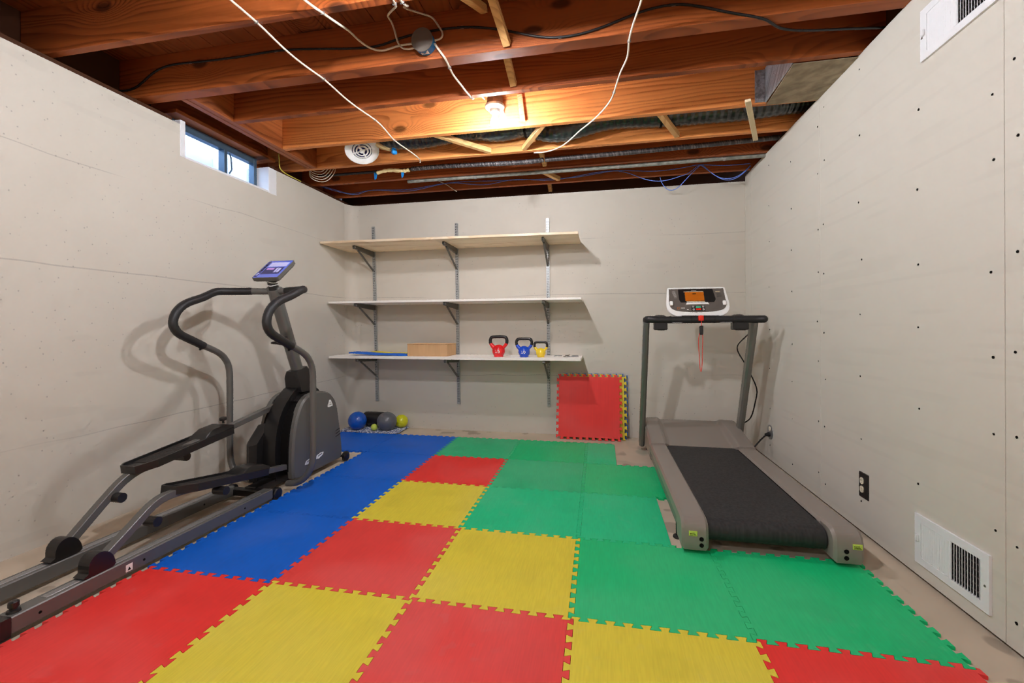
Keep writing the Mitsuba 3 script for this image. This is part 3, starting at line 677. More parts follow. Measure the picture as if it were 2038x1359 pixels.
# housing
top = spline([(2.548, .10), (2.550, .22), (2.566, .36), (2.604, .475), (2.660, .552), (2.730, .586), (2.81, .594), (2.90, .582), (2.972, .552), (3.030, .490), (3.064, .38), (3.092, .24), (3.112, .11)], 44)
side_p = Polygon([tuple(q) for q in top] + [(3.108, .06), (3.085, .035), (2.60, .035), (2.556, .05)]).buffer(.008).buffer(-.008)
for x0_, x1_, nm in ((-2.026, -1.985, 'side_panel'), (-2.262, -2.222, 'side_panel')):
    inn = side_p.buffer(-.012)
    a = [np.array(side_p.exterior.coords), np.array(inn.exterior.coords)]
    s = 1 if x0_ > CX else -1
    outer = x1_ if s > 0 else x0_; inner = x0_ if s > 0 else x1_
    b_ = yz(side_p, min(inner, outer - s * .012), max(inner, outer - s * .012))
    f_ = hull([(outer - s * .0121, q[0], q[1]) for q in side_p.exterior.coords] + [(outer, q[0], q[1]) for q in inn.exterior.coords])
    sp_ = part(el, nm, cat(b_, f_), 'm_panel_grey', 30)
    if s > 0:
        for k in range(3):
            part(sp_, 'groove', sweep([(outer + .0002, 3.020, .262 - .022 * k), (outer + .0002, 3.078 + .003 * k, .274 - .022 * k)], rect(.0012, .0025, .0005), up=(0, 0, 1)), 'm_dark')
        lg = Point(0, 0).buffer(.020)
        tri = Polygon([(-.022, -.012), (.024, -.012), (.004, .024), (-.004, .024)]).buffer(.008)
        lg1 = part(sp_, 'emblem', extr(tri, .0012, (1, 0, 0), (outer, 2.952, .480), (0, 1, 0)), 'm_white', label='white emblem sticker')
        part(lg1, 'lettering', cat(*[extr(sbox(-.018 + .009 * q, -.006, -.012 + .009 * q, -.001), .0004, (1, 0, 0), (outer + .0012, 2.952, .480), (0, 1, 0)) for q in range(4)] + [extr(Point(0, .012).buffer(.004), .0004, (1, 0, 0), (outer + .0012, 2.952, .480), (0, 1, 0))]), 'm_dark', kind='stuff')
        for yc_, zc_, sg in ((2.708, .128, 1), (2.826, .134, 1)):
            lf = Polygon([(-.040, -.014), (-.01, -.019), (.036, -.003), (.044, .010), (.02, .013), (-.03, .004)]).buffer(.003) if sg else None
            lk = part(sp_, 'emblem', extr(lf, .0012, (1, 0, 0), (outer, yc_, zc_), (0, 1, 0)), 'm_white', label='white name sticker')
            part(lk, 'lettering', cat(*[extr(sbox(-.020 + .010 * q, -.006 + .002 * q, -.014 + .010 * q, .002 + .002 * q), .0004, (1, 0, 0), (outer + .0012, yc_, zc_), (0, 1, 0)) for q in range(5)]), 'm_dark', kind='stuff')
sp2 = spline([(2.495, .09), (2.490, .24), (2.508, .38), (2.560, .50), (2.640, .585), (2.70, .628), (2.78, .648), (2.87, .632), (2.95, .58), (3.03, .48), (3.07, .3), (3.095, .1)], 40)
spine = Polygon([tuple(q) for q in sp2] + [(3.09, .05), (2.50, .05)])
part(el, 'center_cover', yz(spine, -2.168, -2.072), 'm_black_gloss', 35)
part(el, 'inner_body', yz(spine.buffer(-.05), -2.225, -2.02), 'm_dark')
part(el, 'inner_bridge', yz(Polygon([(2.66, .545), (2.72, .582), (2.81, .590), (2.90, .578), (2.97, .548), (2.95, .50), (2.70, .50)]), -2.23, -2.02), 'm_black')
fc = hull([(x_, y_, z_) for x_, y_, z_ in ((-2.262, 2.47, .06), (-2.165, 2.44, .06), (-2.262, 2.47, .30), (-2.165, 2.44, .30), (-2.25, 2.55, .40), (-2.165, 2.56, .42), (-2.262, 2.62, .06), (-2.165, 2.62, .06), (-2.21, 2.425, .06), (-2.21, 2.425, .29), (-2.24, 2.44, .29), (-2.24, 2.44, .06))])
fcp = part(el, 'front_cover', fc, 'm_black', 30)
for k in range(3):
    part(fcp, 'groove', tube(spline([(-2.258, 2.459, .100 + .022 * k), (-2.21, 2.424, .098 + .022 * k), (-2.168, 2.440, .106 + .022 * k)], 10), .0022, 6), 'm_dark')
part(el, 'boot', hull([(CX + sx * .062, y_, z_) for sx in (-1, 1) for y_, z_ in ((2.715, .60), (2.875, .60))] + [(CX + sx * .055, y_, z_) for sx in (-1, 1) for y_, z_ in ((2.690, .70), (2.835, .72))] + [(CX + sx * .040, y_, z_) for sx in (-1, 1) for y_, z_ in ((2.688, .745), (2.800, .775))]), 'm_black', 25)
part(el, 'mast', sweep([(CX, 2.795, .64), (CX, 2.525, 1.30)], ring(.037, 20, 1.1)), 'm_frame_grey', 35)
part(el, 'neck', cat(sweep([(CX, 2.53, 1.29), (CX, 2.505, 1.36), (CX, 2.52, 1.40)], ring(.030, 18)), hull([(CX + sx * .042, 2.50 + q, 1.375 + q * .5) for sx in (-1, 1) for q in (-.03, .05)] + [(CX + sx * .03, 2.51, 1.345) for sx in (-1, 1)])), 'm_black', 35)
part(el, 'tie', tube(spline([(CX + .034 * math.cos(t), 2.512 + .034 * math.sin(t), 1.345 + .006 * math.sin(2 * t)) for t in np.linspace(0, 2 * math.pi, 12)[:-1]], 40, True), .0028, 6), 'm_white', 40, label='white cable tie')
part(el, 'tie', tube(spline([(CX + .036 * math.cos(t), 2.517 + .036 * math.sin(t), 1.326 + .007 * math.sin(2 * t + 1)) for t in np.linspace(0, 2 * math.pi, 12)[:-1]], 40, True), .0028, 6), 'm_white', 40, label='white cable tie')
WH = 0.310
def bar_pts(s):
    return [(CX + s * .085, 2.535, 1.290), (CX + s * .20, 2.500, 1.291), (CX + s * .285, 2.435, 1.287), (CX + s * WH, 2.385, 1.280), (CX + s * WH, 2.296, 1.240), (CX + s * WH, 2.185, 1.197), (CX + s * WH, 2.118, 1.140), (CX + s * WH, 2.098, 1.072), (CX + s * WH, 2.127, 1.022), (CX + s * WH, 2.195, .985), (CX + s * WH, 2.295, .938)]
def up_pts(s):
    return [(CX + s * WH, 2.285, .943), (CX + s * WH, 2.400, .892), (CX + s * WH, 2.452, .850), (CX + s * WH, 2.482, .795), (CX + s * WH, 2.491, .72), (CX + s * WH, 2.491, .50), (CX + s * WH, 2.491, .25), (CX + s * (WH - .012), 2.487, .165), (CX + s * (WH - .06), 2.483, .09), (CX + s * (WH - .14), 2.490, .052), (CX + s * (WH - .19), 2.492, .048)]
part(el, 'handlebar_clamp', cat(tube([(CX - .17, 2.520, 1.292), (CX - .09, 2.534, 1.291), (CX + .02, 2.537, 1.291), (CX + .09, 2.534, 1.290)], .0215, 16), rbox(CX - .06, CX + .05, 2.515, 2.56, 1.275, 1.32, .015)), 'm_frame_grey', 35)
for s in (1, -1):
    g = bar_pts(s)
    if s < 0: g[0] = (CX - .165, 2.521, 1.292)
    part(el, 'grip', tube(spline(g, 60), .0240, 16), 'm_foam_grip', 40)
    part(el, 'handlebar', tube(spline(up_pts(s), 60), .0195, 14), 'm_frame_grey', 40)
    part(el, 'clip_screw', align(trimesh.creation.icosphere(1, .007), (0, 0, 1), (CX + s * WH, 2.272, .918)), 'm_dark')
st = thing('bottle_strap', 'small black strap loop buckled on the elliptical mast', 'strap')
part(st, 'loop', tube(spline([(CX + .036, 2.60, .985), (CX + .05, 2.555, .975), (CX + .035, 2.52, .960), (CX - .01, 2.515, .950), (CX + .0, 2.545, .945), (CX + .03, 2.58, .950)], 36, True), .006, 8), 'm_black', 40)
part(st, 'buckle', rbox(CX + .02, CX + .052, 2.535, 2.585, .935, .965, .008), 'm_black', 30)
for sx in (-1.972, -2.262):
    part(el, 'transport_wheel', align(lathe([(0, -.016), (.030, -.016), (.038, -.010), (.038, .010), (.030, .016), (.012, .018), (0, .018)], 28), (1, 0, 0), (sx, 3.135, .039)), 'm_black_gloss', 35)
part(el, 'axle', cyl((-2.262, 3.135, .039), (-1.972, 3.135, .039), .010), 'm_black', 35)
# display console, local frame tilted towards the user
ca = math.atan2(1.505 - 1.372, 2.605 - 2.445)
def con(m, th=0.0):
    return align(m, (0, -math.sin(ca), math.cos(ca)), (CX - .004, 2.525, 1.436), (1, 0, 0))
hw_, hh = .096, .105
cp = sbox(-hw_ + .012, -hh + .012, hw_ - .012, hh - .012).buffer(.012, quad_segs=4)
cons = part(el, 'console', con(cat(extr(cp, .022, at=(0, 0, -.022)), hull([(q[0] * .9, q[1] * .9, -.034) for q in cp.exterior.coords] + [(q[0], q[1], -.022) for q in cp.exterior.coords]))), 'm_panel_grey', 25)
part(cons, 'overlay', con(extr(cp.buffer(-.005), .0012)), 'm_blue_reflection')
part(cons, 'screen', con(extr(sbox(-.055, .028, .080, .078), .001, at=(0, 0, .0012))), 'm_lilac')
part(cons, 'band', con(extr(sbox(-.060, -.062, .074, .016), .0008, at=(0, 0, .0012))), 'm_navy')
part(cons, 'keypad', con(extr(sbox(-.045, -.012, .010, .008), .0008, at=(0, 0, .0022))), 'm_pink')
part(cons, 'keypad', con(cat(extr(sbox(.026, -.045, .040, .008), .0008, at=(0, 0, .0022)), extr(sbox(.045, -.045, .062, .004), .0008, at=(0, 0, .0022)))), 'm_lilac')
part(cons, 'side_print', con(extr(sbox(-.086, -.092, -.066, .092), .0007, at=(0, 0, .0012))), 'm_navy')
for q in (-.075, -.058, -.02, .01, .04):
    part(cons, 'button', con(extr(sbox(-.083, q, -.070, q + .010), .0008, at=(0, 0, .0020))), 'm_lilac' if q < -.05 else 'm_dark')

# ============================================================ TREADMILL
tm = thing('treadmill', 'grey brown treadmill with a black belt, standing along the drywall', 'treadmill')
TX0, TX1 = .362, 1.092
TC = (TX0 + TX1) / 2
for a0, a1, s in ((TX0, TX0 + .118, 1), (TX1 - .118, TX1, -1)):
    r_ = part(tm, 'side_rail', mm(a0, a1, 2.235, 3.47, .105, .166, .010), 'm_taupe')
    o0, o1 = (a0 - .0, a0 + .03) if s > 0 else (a1 - .03, a1)
    part(tm, 'frame_beam', mm(o0 + .004, o1 - .004, 2.26, 3.80, .060, .112, .004), 'm_upright')
    c0, c1 = (a0 - .002, a1 - .004) if s > 0 else (a0 + .004, a1 + .002)
    pc = Polygon([(2.125, .030), (2.118, .06), (2.120, .115), (2.128, .145), (2.150, .164), (2.185, .171), (2.27, .171), (2.275, .095), (2.265, .030)])
    inn = pc.buffer(-.010)
    cp_ = part(tm, 'end_cap', hull([(x_, q[0], q[1]) for x_ in (c0 + .012, c1 - .012) for q in pc.exterior.coords] + [(x_, q[0], q[1]) for x_ in (c0, c1) for q in inn.exterior.coords]), 'm_taupe', 35)
    xm = (c0 + c1) / 2
    for zz in (.084, .056):
        part(cp_, 'bolt_hole', align(lathe([(0, 0), (.0075, 0), (.0085, .0012), (.0095, 0), (.0095, -.002), (0, -.002)], 16), (0, -1, 0), (xm + (.026 if s > 0 else -.012), 2.1172, zz)), 'm_dark')
    lb = part(cp_, 'warning_label', mm(xm - .022 + (-.006 if s > 0 else .034), xm + .014 + (-.006 if s > 0 else .034), 2.1172, 2.1205, .096, .118), 'm_lime_label')
    part(lb, 'fine_print', cat(*[mm(xm - .018 + (-.006 if s > 0 else .034), xm + .010 + (-.006 if s > 0 else .034) - .003 * q, 2.1167, 2.1172, .099 + .0045 * q, .1010 + .0045 * q) for q in range(3)]), 'm_dark', kind='stuff')
    xf = a0 - .004 if s > 0 else a0 - .02
    part(tm, 'foot', cat(align(lathe([(0, 0), (.020, 0), (.022, .006), (.020, .012), (.008, .014), (.008, .075), (0, .075)], 18), (0, 0, 1), (xf + .012, 2.30, .0005 + (0.012 if s < 0 else .0)))), 'm_black', 30)
# belt: one loop with rollers at the ends
bp = [(y_, .152) for y_ in (2.23, 3.70)] + [(3.70 + .045 * math.sin(t), .107 + .045 * math.cos(t)) for t in np.linspace(0.1, math.pi, 10)] + [(2.215 - .052 * math.sin(t), .100 - .052 * math.cos(t)) for t in np.linspace(0, math.pi, 14)]
part(tm, 'belt', yz(Polygon(bp).buffer(0), TX0 + .121, TX1 - .121), 'm_belt', 30)
part(tm, 'belt_line', mm(TX1 - .1225, TX1 - .1175, 2.27, 3.5, .10, .1535), 'm_dark')
part(tm, 'underframe', mm(TX0 + .06, TX1 - .06, 2.5, 3.9, .045, .075, .004), 'm_black')
# motor hood: height field with a scooped middle
nx, ny = 60, 36
X = np.linspace(TX0 - .004, TX1 + .004, nx); Yh = np.linspace(0, 1, ny)
V = np.zeros((nx, ny, 3))
for i, x in enumerate(X):
    u = abs(x - TC) / (TX1 - TC + .004)
    sc = float(np.clip((u - .60) / .09, 0, 1)); sc = sc * sc * (3 - 2 * sc)
    bow = .05 * (1 - u * u)
    for j, t in enumerate(Yh):
        yf = 3.440 + .045 * (1 - sc); yb = 3.985 + bow
        yy_ = yf + (yb - yf) * t
        side = .178 + .088 * min(1, t * 1.15) ** .9
        mid = .155 + .100 * min(1, t * 1.12) ** 1.15
        dip = .012 * math.exp(-((t - .86) / .10) ** 2) * (1 - sc)
        zz = mid * (1 - sc) + side * sc - dip
        zz -= .022 * max(0, (t - .93) / .07) ** 2
        zz -= .022 * max(0, (u - .94) / .06) ** 2
        V[i, j] = (x, yy_, zz)
F = []
idx = lambda i, j: i * ny + j
for i in range(nx - 1):
    for j in range(ny - 1):
        F += [[idx(i, j), idx(i + 1, j), idx(i + 1, j + 1)], [idx(i, j), idx(i + 1, j + 1), idx(i, j + 1)]]
VV = V.reshape(-1, 3); border = [idx(i, 0) for i in range(nx)] + [idx(nx - 1, j) for j in range(1, ny)] + [idx(i, ny - 1) for i in range(nx - 2, -1, -1)] + [idx(0, j) for j in range(ny - 2, 0, -1)]
base = len(VV); low = VV[border].copy()
low[:, 2] = np.where(low[:, 1] < 3.55, np.minimum(.150, low[:, 2] - .004), .06)
side_b = (np.abs(low[:, 0] - TC) > .36); low[side_b, 2] = .075
VV = np.vstack([VV, low])
for a in range(len(border)):
    b_ = (a + 1) % len(border)
    F += [[border[a], base + b_, border[b_]], [border[a], base + a, base + b_]]
hood = trimesh.Trimesh(VV, F, process=False)
ho = part(tm, 'motor_hood', hood, 'm_taupe', 28)
part(ho, 'back_strip', mm(TC - .09, TC + .10, 4.026, 4.031, .222, .232, .002), 'm_white')
part(tm, 'base_plate', mm(TX0 + .01, TX1 - .01, 3.50, 3.96, .030, .060, .006), 'm_black')
for xx in (TX0 + .03, TX1 - .03):
    part(tm, 'front_wheel', align(lathe([(0, -.014), (.030, -.014), (.034, -.009), (.034, .009), (.030, .014), (0, .014)], 20), (1, 0, 0), (xx, 3.90, .035)), 'm_black', 35)
for xx, yb_, zb_ in ((TX0 - .024, 3.885, .055), (TX1 - .006, 3.815, .20)):
    u_ = part(tm, 'upright', sweep([(xx, yb_, zb_), (xx, 3.462, 1.085)], rect(.022, .040, .014), up=(0, 1, .35)), 'm_upright', 30)
    part(u_, 'bolt', align(lathe([(0, 0), (.007, 0), (.007, .003), (0, .004)], 12), (0, -1, 0), (xx, 3.462, 1.015)), 'm_dark')
HY, HZ = 3.435, 1.100
part(tm, 'handlebar', tube(spline([(TX0 - .018, HY + .06, HZ - .005), (TX0 - .020, HY + .03, HZ + .002), (TX0 + .005, HY + .004, HZ + .003), (TX0 + .06, HY, HZ), (TC, HY, HZ), (TX1 - .06, HY, HZ), (TX1 + .01, HY - .006, HZ), (TX1 + .044, HY - .02, HZ)], 60), .0265, 18), 'm_foam_grip', 40)
part(tm, 'handlebar_end', trimesh.creation.icosphere(3, .0265).apply_translation([TX1 + .044, HY - .02, HZ]), 'm_foam_grip', True)
for xx in (TX0 + .145, TC - .075, TC + .085, TX1 - .155):
    part(tm, 'bar_ring', align(lathe([(.026, -.004), (.0285, -.003), (.0285, .003), (.026, .004)], 24), (1, 0, 0), (xx, HY, HZ)), 'm_black')
for a0, a1 in ((TX0 + .155, TX0 + .225), (TX1 - .245, TX1 - .165)):
    part(tm, 'pulse_plate', mm(a0, a1, HY - .006, HY + .018, HZ + .0225, HZ + .0275, .001), 'm_steel')
    part(tm, 'pulse_plate', mm(a0, a1, HY - .0275, HY - .010, HZ - .0245, HZ - .0195, .001), 'm_steel')
for a0, a1 in ((TX0 + .03, TX0 + .125), (TX1 - .155, TX1 - .05)):
    part(tm, 'bar_bracket', cat(mm(a0, a1, HY - .012, HY + .06, HZ - .076, HZ - .012, .006), mm(a0 + .03, a1 - .02, HY - .006, HY + .05, HZ - .080, HZ - .07, .002)), 'm_black')
    part(tm, 'cup_lid', align(lathe([(0, .020), (.03, .018), (.046, .008), (.048, 0), (0, 0)], 28), (0, 0, 1), ((a0 + a1) / 2, HY + .06, HZ + .018)), 'm_black', 35)
    part(tm, 'cup_holder', align(lathe([(0, -.06), (.036, -.06), (.044, 0), (0, 0)], 24), (0, 0, 1), ((a0 + a1) / 2, HY + .06, HZ + .018)), 'm_black', 35)
# console head
tilt = 0.50                                         # lean back from upright
cz = (0, -math.cos(tilt), math.sin(tilt))
def tc_(m): return align(m, cz, (TC - .012, 3.535, 1.232), (1, 0, 0))
def rnd(pts, r): return Polygon(pts).buffer(-r, join_style=1).buffer(r, quad_segs=6)
out_p = rnd([(-.205, .128), (.205, .128), (.216, .118), (.228, -.06), (.20, -.125), (-.20, -.125), (-.228, -.06), (-.216, .118)], .012)
out_p = Polygon([tuple(q) for q in spline([(-.208, .124), (-.216, .05), (-.222, -.03), (-.205, -.085), (-.155, -.120), (0, -.134), (.155, -.120), (.205, -.085), (.222, -.03), (.216, .05), (.208, .124)], 60)] + [(.198, .132), (-.198, .132)])
inn_p = Polygon([tuple(q) for q in spline([(-.196, .118), (-.200, .04), (-.202, -.02), (-.185, -.058), (-.140, -.078), (0, -.090), (.140, -.078), (.185, -.058), (.202, -.02), (.200, .04), (.196, .118)], 60)])
bk = hull([(q[0], q[1], -.012) for q in out_p.exterior.coords] + [(q[0] * .8, q[1] * .8 - .01, -.055) for q in out_p.exterior.coords])
cn = part(tm, 'console', tc_(cat(extr(out_p, .016, at=(0, 0, -.012)), bk)), 'm_white', 30, label='white console housing')
part(cn, 'face', tc_(extr(inn_p, .0025, at=(0, 0, .004))), 'm_con_face')
dsp = rnd([(-.130, .112), (.118, .112), (.132, .02), (.118, -.004), (-.118, -.004), (-.128, .02)], .008)
part(cn, 'display_bezel', tc_(extr(dsp, .003, at=(0, 0, .0065))), 'm_black_gloss')
part(cn, 'screen', tc_(extr(sbox(-.084, .006, .052, .086), .0015, at=(0, 0, .0095))), 'm_screen_orange', label='orange lit display')
part(cn, 'screen_print', tc_(extr(sbox(-.030, .066, -.004, .072), .0005, at=(0, 0, .011))), 'm_dark')
part(cn, 'trim_bar', tc_(extr(sbox(-.090, .087, .050, .091), .001, at=(0, 0, .0095))), 'm_strip')
part(cn, 'trim_bar', tc_(extr(sbox(-.076, -.001, .054, .004), .001, at=(0, 0, .0095))), 'm_strip')
part(cn, 'ledge', tc_(extr(rnd([(-.076, -.010), (.070, -.010), (.082, -.030), (.072, -.026), (-.070, -.026), (-.086, -.030)], .001), .010, at=(0, 0, .0065))), 'm_white')
for sx in (-1, 1):
    part(cn, 'side_clip', tc_(rbox(sx * .188 - .012, sx * .188 + .012, -.034, .004, .004, .020, .006)), 'm_white', 30)
part(cn, 'keypad', tc_(extr(rnd([(-.045, -.036), (.048, -.036), (.052, -.078), (-.048, -.078)], .004), .0012, at=(0, 0, .0065))), 'm_black')
part(cn, 'start_button', tc_(extr(rnd([(-.015, -.040), (.019, -.040), (.022, -.056), (-.018, -.056)], .003), .003, at=(0, 0, .0077))), 'm_green_btn', label='green start button')
part(cn, 'stop_button', tc_(extr(rnd([(-.018, -.060), (.022, -.060), (.020, -.074), (-.014, -.074)], .003), .003, at=(0, 0, .0077))), 'm_red', label='red stop button')
for qx, qy in ((-.034, -.044), (.036, -.044), (-.032, -.068), (.038, -.068)):
    part(cn, 'button', tc_(extr(Point(qx, qy).buffer(.0085), .0025, at=(0, 0, .0077))), 'm_grey_mark')
for k in range(8):
    part(cn, 'print_line', tc_(extr(sbox(-.176 + .002 * k, .094 - .008 * k, -.150 + .001 * k, .098 - .008 * k), .0006, at=(0, 0, .0065))), 'm_grey_mark')
part(cn, 'print_line', tc_(extr(sbox(.138, .086, .170, .090), .0006, at=(0, 0, .0065))), 'm_strip')
for k in range(5):
    part(cn, 'print_line', tc_(extr(sbox(.142, .072 - .008 * k, .176, .075 - .008 * k), .0006, at=(0, 0, .0065))), 'm_tread')
part(cn, 'print_line', tc_(cat(extr(sbox(-.120, -.056, -.094, -.051), .0006, at=(0, 0, .0065)), extr(sbox(-.080, -.071, -.066, -.065), .0006, at=(0, 0, .0065)), extr(sbox(-.035, .096, .0, .100), .0006, at=(0, 0, .0095)))), 'm_white')
part(cn, 'print_ring', tc_(extr(Point(-.138, -.054).buffer(.011).difference(Point(-.138, -.054).buffer(.008)), .0006, at=(0, 0, .0065))), 'm_screen_orange')
part(tm, 'console_neck', mm(TC - .15, TC + .13, HY + .01, HY + .10, HZ - .012, HZ + .03, .01), 'm_black')
sk = part(tm, 'safety_key', cat(rbox(TC - .030, TC + .008, HY - .040, HY - .012, HZ - .012, HZ + .030, .010)), 'm_red', 30, label='red safety key cap')
ln = thing('safety_lanyard', 'red cord loop with a black clip hanging from the treadmill handlebar', 'lanyard')
lx, ly = TC - .012, HY - .036
part(ln, 'cord', cat(tube(spline([(lx, ly, HZ - .005), (lx + .001, ly - .004, HZ - .03), (lx, ly - .004, HZ - .055)], 10), .0022, 7), tube(spline([(lx - .010, ly - .004, HZ - .095), (lx - .018, ly - .003, HZ - .14), (lx - .014, ly, HZ - .26), (lx - .006, ly, HZ - .372), (lx - .003, ly, HZ - .378), (lx + .002, ly, HZ - .36), (lx + .008, ly, HZ - .22), (lx + .010, ly - .003, HZ - .13), (lx + .008, ly - .004, HZ - .10)], 60), .0022, 7)), 'm_red', 40)
part(ln, 'clip', rbox(lx - .013, lx + .013, ly - .012, ly + .006, HZ - .112, HZ - .045, .008), 'm_black', 30)

# ============================================================ WALL FITTINGS
def vent(y0, y1, z0, z1, lab):
    t = thing('wall_vent', lab, 'vent', 'white vents in the drywall')
    X0 = XR - .0005
    fr_ = sbox(y0, z0, y1, z1).difference(sbox(y0 + .035, z0 + .030, y1 - .035, z1 - .030))
    def inner(p, d=.010): return p
    part(t, 'frame', yz(fr_, X0 - .009, X0), 'm_white_paint')
    ym = (y0 + y1) / 2
    part(t, 'divider', mm(X0 - .009, X0 - .002, ym - .008, ym + .008, z0 + .030, z1 - .030, .002), 'm_white_paint')
    part(t, 'backing', mm(X0 - .0012, X0 - .0002, y0 + .034, y1 - .034, z0 + .029, z1 - .029), 'm_dark')
    nb = 11
    for half in (0, 1):
        a0, a1 = (ym + .008, y1 - .035) if half == 0 else (y0 + .035, ym - .008)
        for k in range(nb):
            yc = a0 + (a1 - a0) * (k + .5) / nb
            hw = .0050 if half == 0 else .0062
            b_ = mm(-.0006, .0006, -hw, hw, z0 + .030, z1 - .030)
            b_ = rotz(b_, (.12 if half == 0 else -.78), (0, 0, 0)); b_.apply_translation([X0 - .0065, yc, 0])
            part(t, 'louver', b_, 'm_white_paint')
        if half == 1:
            part(t, 'crossbar', cat(*[mm(X0 - .0030, X0 - .0018, a0, a1, z0 + .030 + q, z0 + .034 + q) for q in np.arange(.016, z1 - z0 - .075, .024)]), 'm_grey_metal', kind='stuff')
    part(t, 'lever', mm(X0 - .018, X0 - .009, y1 - .027, y1 - .014, (z0 + z1) / 2 - .008, (z0 + z1) / 2 + .018, .002), 'm_white_paint')
    for yy in (y0 + .016, y1 - .010):
        part(t, 'screw', align(lathe([(0, 0), (.0045, 0), (.004, .0015), (0, .002)], 10), (-1, 0, 0), (X0 - .009, yy, (z0 + z1) / 2 - .01)), 'm_grey_metal')
vent(1.760, 2.116, .073, .273, 'white return vent low on the drywall, near the floor')
vent(1.724, 2.074, 2.110, 2.316, 'white vent high on the drywall, at the top right of the photo')
o = thing('outlet', 'black outlet plate with two ivory sockets on the drywall', 'outlet')
part(o, 'plate', mm(XR - .006, XR, 2.448, 2.525, .191, .316, .002), 'm_black')
for zc in (.274, .232):
    s_ = part(o, 'socket', extr(Point(0, 0).buffer(.0165).intersection(sbox(-.014, -.0165, .014, .0165)), .003, (-1, 0, 0), (XR - .006, 2.497, zc), (0, 1, 0)), 'm_ivory')
    part(s_, 'slot', cat(mm(XR - .0095, XR - .009, 2.491, 2.493, zc, zc + .008), mm(XR - .0095, XR - .009, 2.501, 2.503, zc, zc + .008), mm(XR - .0095, XR - .009, 2.495, 2.4985, zc - .010, zc - .006)), 'm_dark', kind='stuff')
o2 = thing('outlet', 'round steel outlet plate behind the treadmill with a black plug in it', 'outlet')
part(o2, 'plate', align(lathe([(0, .004), (.050, .004), (.056, .002), (.057, 0), (0, 0)], 32), (-1, 0, 0), (XR, 3.725, .232)), 'm_steel', 35)
part(o2, 'socket', align(lathe([(0, .0075), (.017, .007), (.018, .004), (0, .004)], 24), (-1, 0, 0), (XR, 3.725, .258)), 'm_ivory', 35)
pc_ = thing('power_cord', 'black power cord from the treadmill to the round wall outlet', 'cord')
part(pc_, 'cable', tube(spline([(TX1 + .006, 3.66, .105), (TX1 + .04, 3.64, .125), (1.19, 3.665, .178), (1.235, 3.70, .205), (1.246, 3.715, .212)], 30), .0055, 8), 'm_cable_black', 40)
part(pc_, 'plug', cat(align(lathe([(0, 0), (.009, 0), (.014, .012), (.017, .028), (.017, .034), (0, .034)], 16), (1, .25, .05), (1.242, 3.715, .212))), 'm_cable_black', 35)
wc = thing('wire', 'thin black wire running up behind the right treadmill upright', 'wire', None, tube(spline([(1.07, 4.02, .17), (1.12, 3.93, .24), (1.175, 3.86, .30), (1.20, 3.80, .45), (1.205, 3.78, .55), (1.17, 3.80, .66), (1.14, 3.85, .75), (1.10, 3.90, .85), (1.08, 3.72, .94), (1.085, 3.55, 1.0)], 60), .0048, 8), 'm_cable_black', 40)

# ============================================================ CEILING FITTINGS
def staple(t, p, d, mname='m_cable_white'):
    pass
def cable(name, label, pts, r, mname, n=80, grp=None, staples=()):
    t = thing(name, label, 'cable', grp)
    P = spline(pts, n)
    part(t, 'sheath', tube(P, r, 8), mname, 40)
    for i in staples:
        p = np.array(pts[i], float)
        part(t, 'staple', mm(p[0] - .009, p[0] + .009, p[1] - .0015, p[1] + .0015, p[2] - r - .0015, p[2] + r + .001), 'm_steel')
    return t
zc_ = 2.4045
w1 = [(-1.47, -1.5), (-1.49, -.4), (-1.48, .4), (-1.50, .95), (-1.497, 1.38), (-1.497, 1.553), (-1.494, 1.69), (-1.500, 1.804), (-1.504, 1.911), (-1.494, 2.038), (-1.478, 2.15), (-1.477, 2.319), (-1.462, 2.50), (-1.440, 2.64), (-1.445, 2.80), (-1.459, 2.955), (-1.430, 3.20), (-1.428, 3.34), (-1.440, 3.372)]
cable('ceiling_cable', 'long white cable crossing under the joists from the top left toward the back', [(x, y, zc_) for x, y in w1] + [(-1.443, 3.376, 2.395)], .0048, 'm_cable_white', 160, 'white cables under the joists', (6, 10, 13, 15))
w2 = [(-1.22, -1.5, zc_), (-1.20, -.3, zc_), (-1.21, .6, zc_), (-1.20, 1.40, zc_), (-1.201, 1.60, zc_), (-1.172, 1.70, zc_), (-1.15, 1.78, 2.41), (-1.20, 1.98, 2.50), (-1.19, 2.075, 2.507), (-1.114, 2.098, 2.481), (-1.022, 2.098, 2.490), (-.915, 2.090, 2.486)]
cable('ceiling_cable', 'white cable that dips under the first joist and runs left into the junction box', w2, .0052, 'm_cable_white', 140, 'white cables under the joists', (5, 10))
w3 = [(-.83, -1.5, zc_), (-.83, -.3, zc_), (-.83, .6, zc_), (-.83, 1.45, zc_), (-.833, 1.66, zc_), (-.842, 1.712, zc_), (-.86, 1.76, 2.43), (-1.03, 2.02, 2.59), (-1.045, 2.085, 2.61), (-1.028, 2.096, 2.556), (-1.003, 2.096, 2.489), (-.962, 2.094, 2.466), (-.913, 2.088, 2.466)]
cable('ceiling_cable', 'left one of two white cables looping from the first joist down to the junction box', w3, .0048, 'm_cable_white', 150, 'white cables under the joists', (5,))
w4 = [(-.806, -1.5, zc_), (-.806, -.3, zc_), (-.806, .6, zc_), (-.806, 1.45, zc_), (-.807, 1.66, zc_), (-.808, 1.712, zc_), (-.815, 1.78, 2.44), (-.93, 2.03, 2.62), (-.866, 2.094, 2.628), (-.826, 2.096, 2.607), (-.794, 2.096, 2.562), (-.773, 2.096, 2.519), (-.781, 2.094, 2.498), (-.812, 2.088, 2.486)]
cable('ceiling_cable', 'right one of two white cables curling over the top of the junction box', w4, .0048, 'm_cable_white', 150, 'white cables under the joists', (5,))
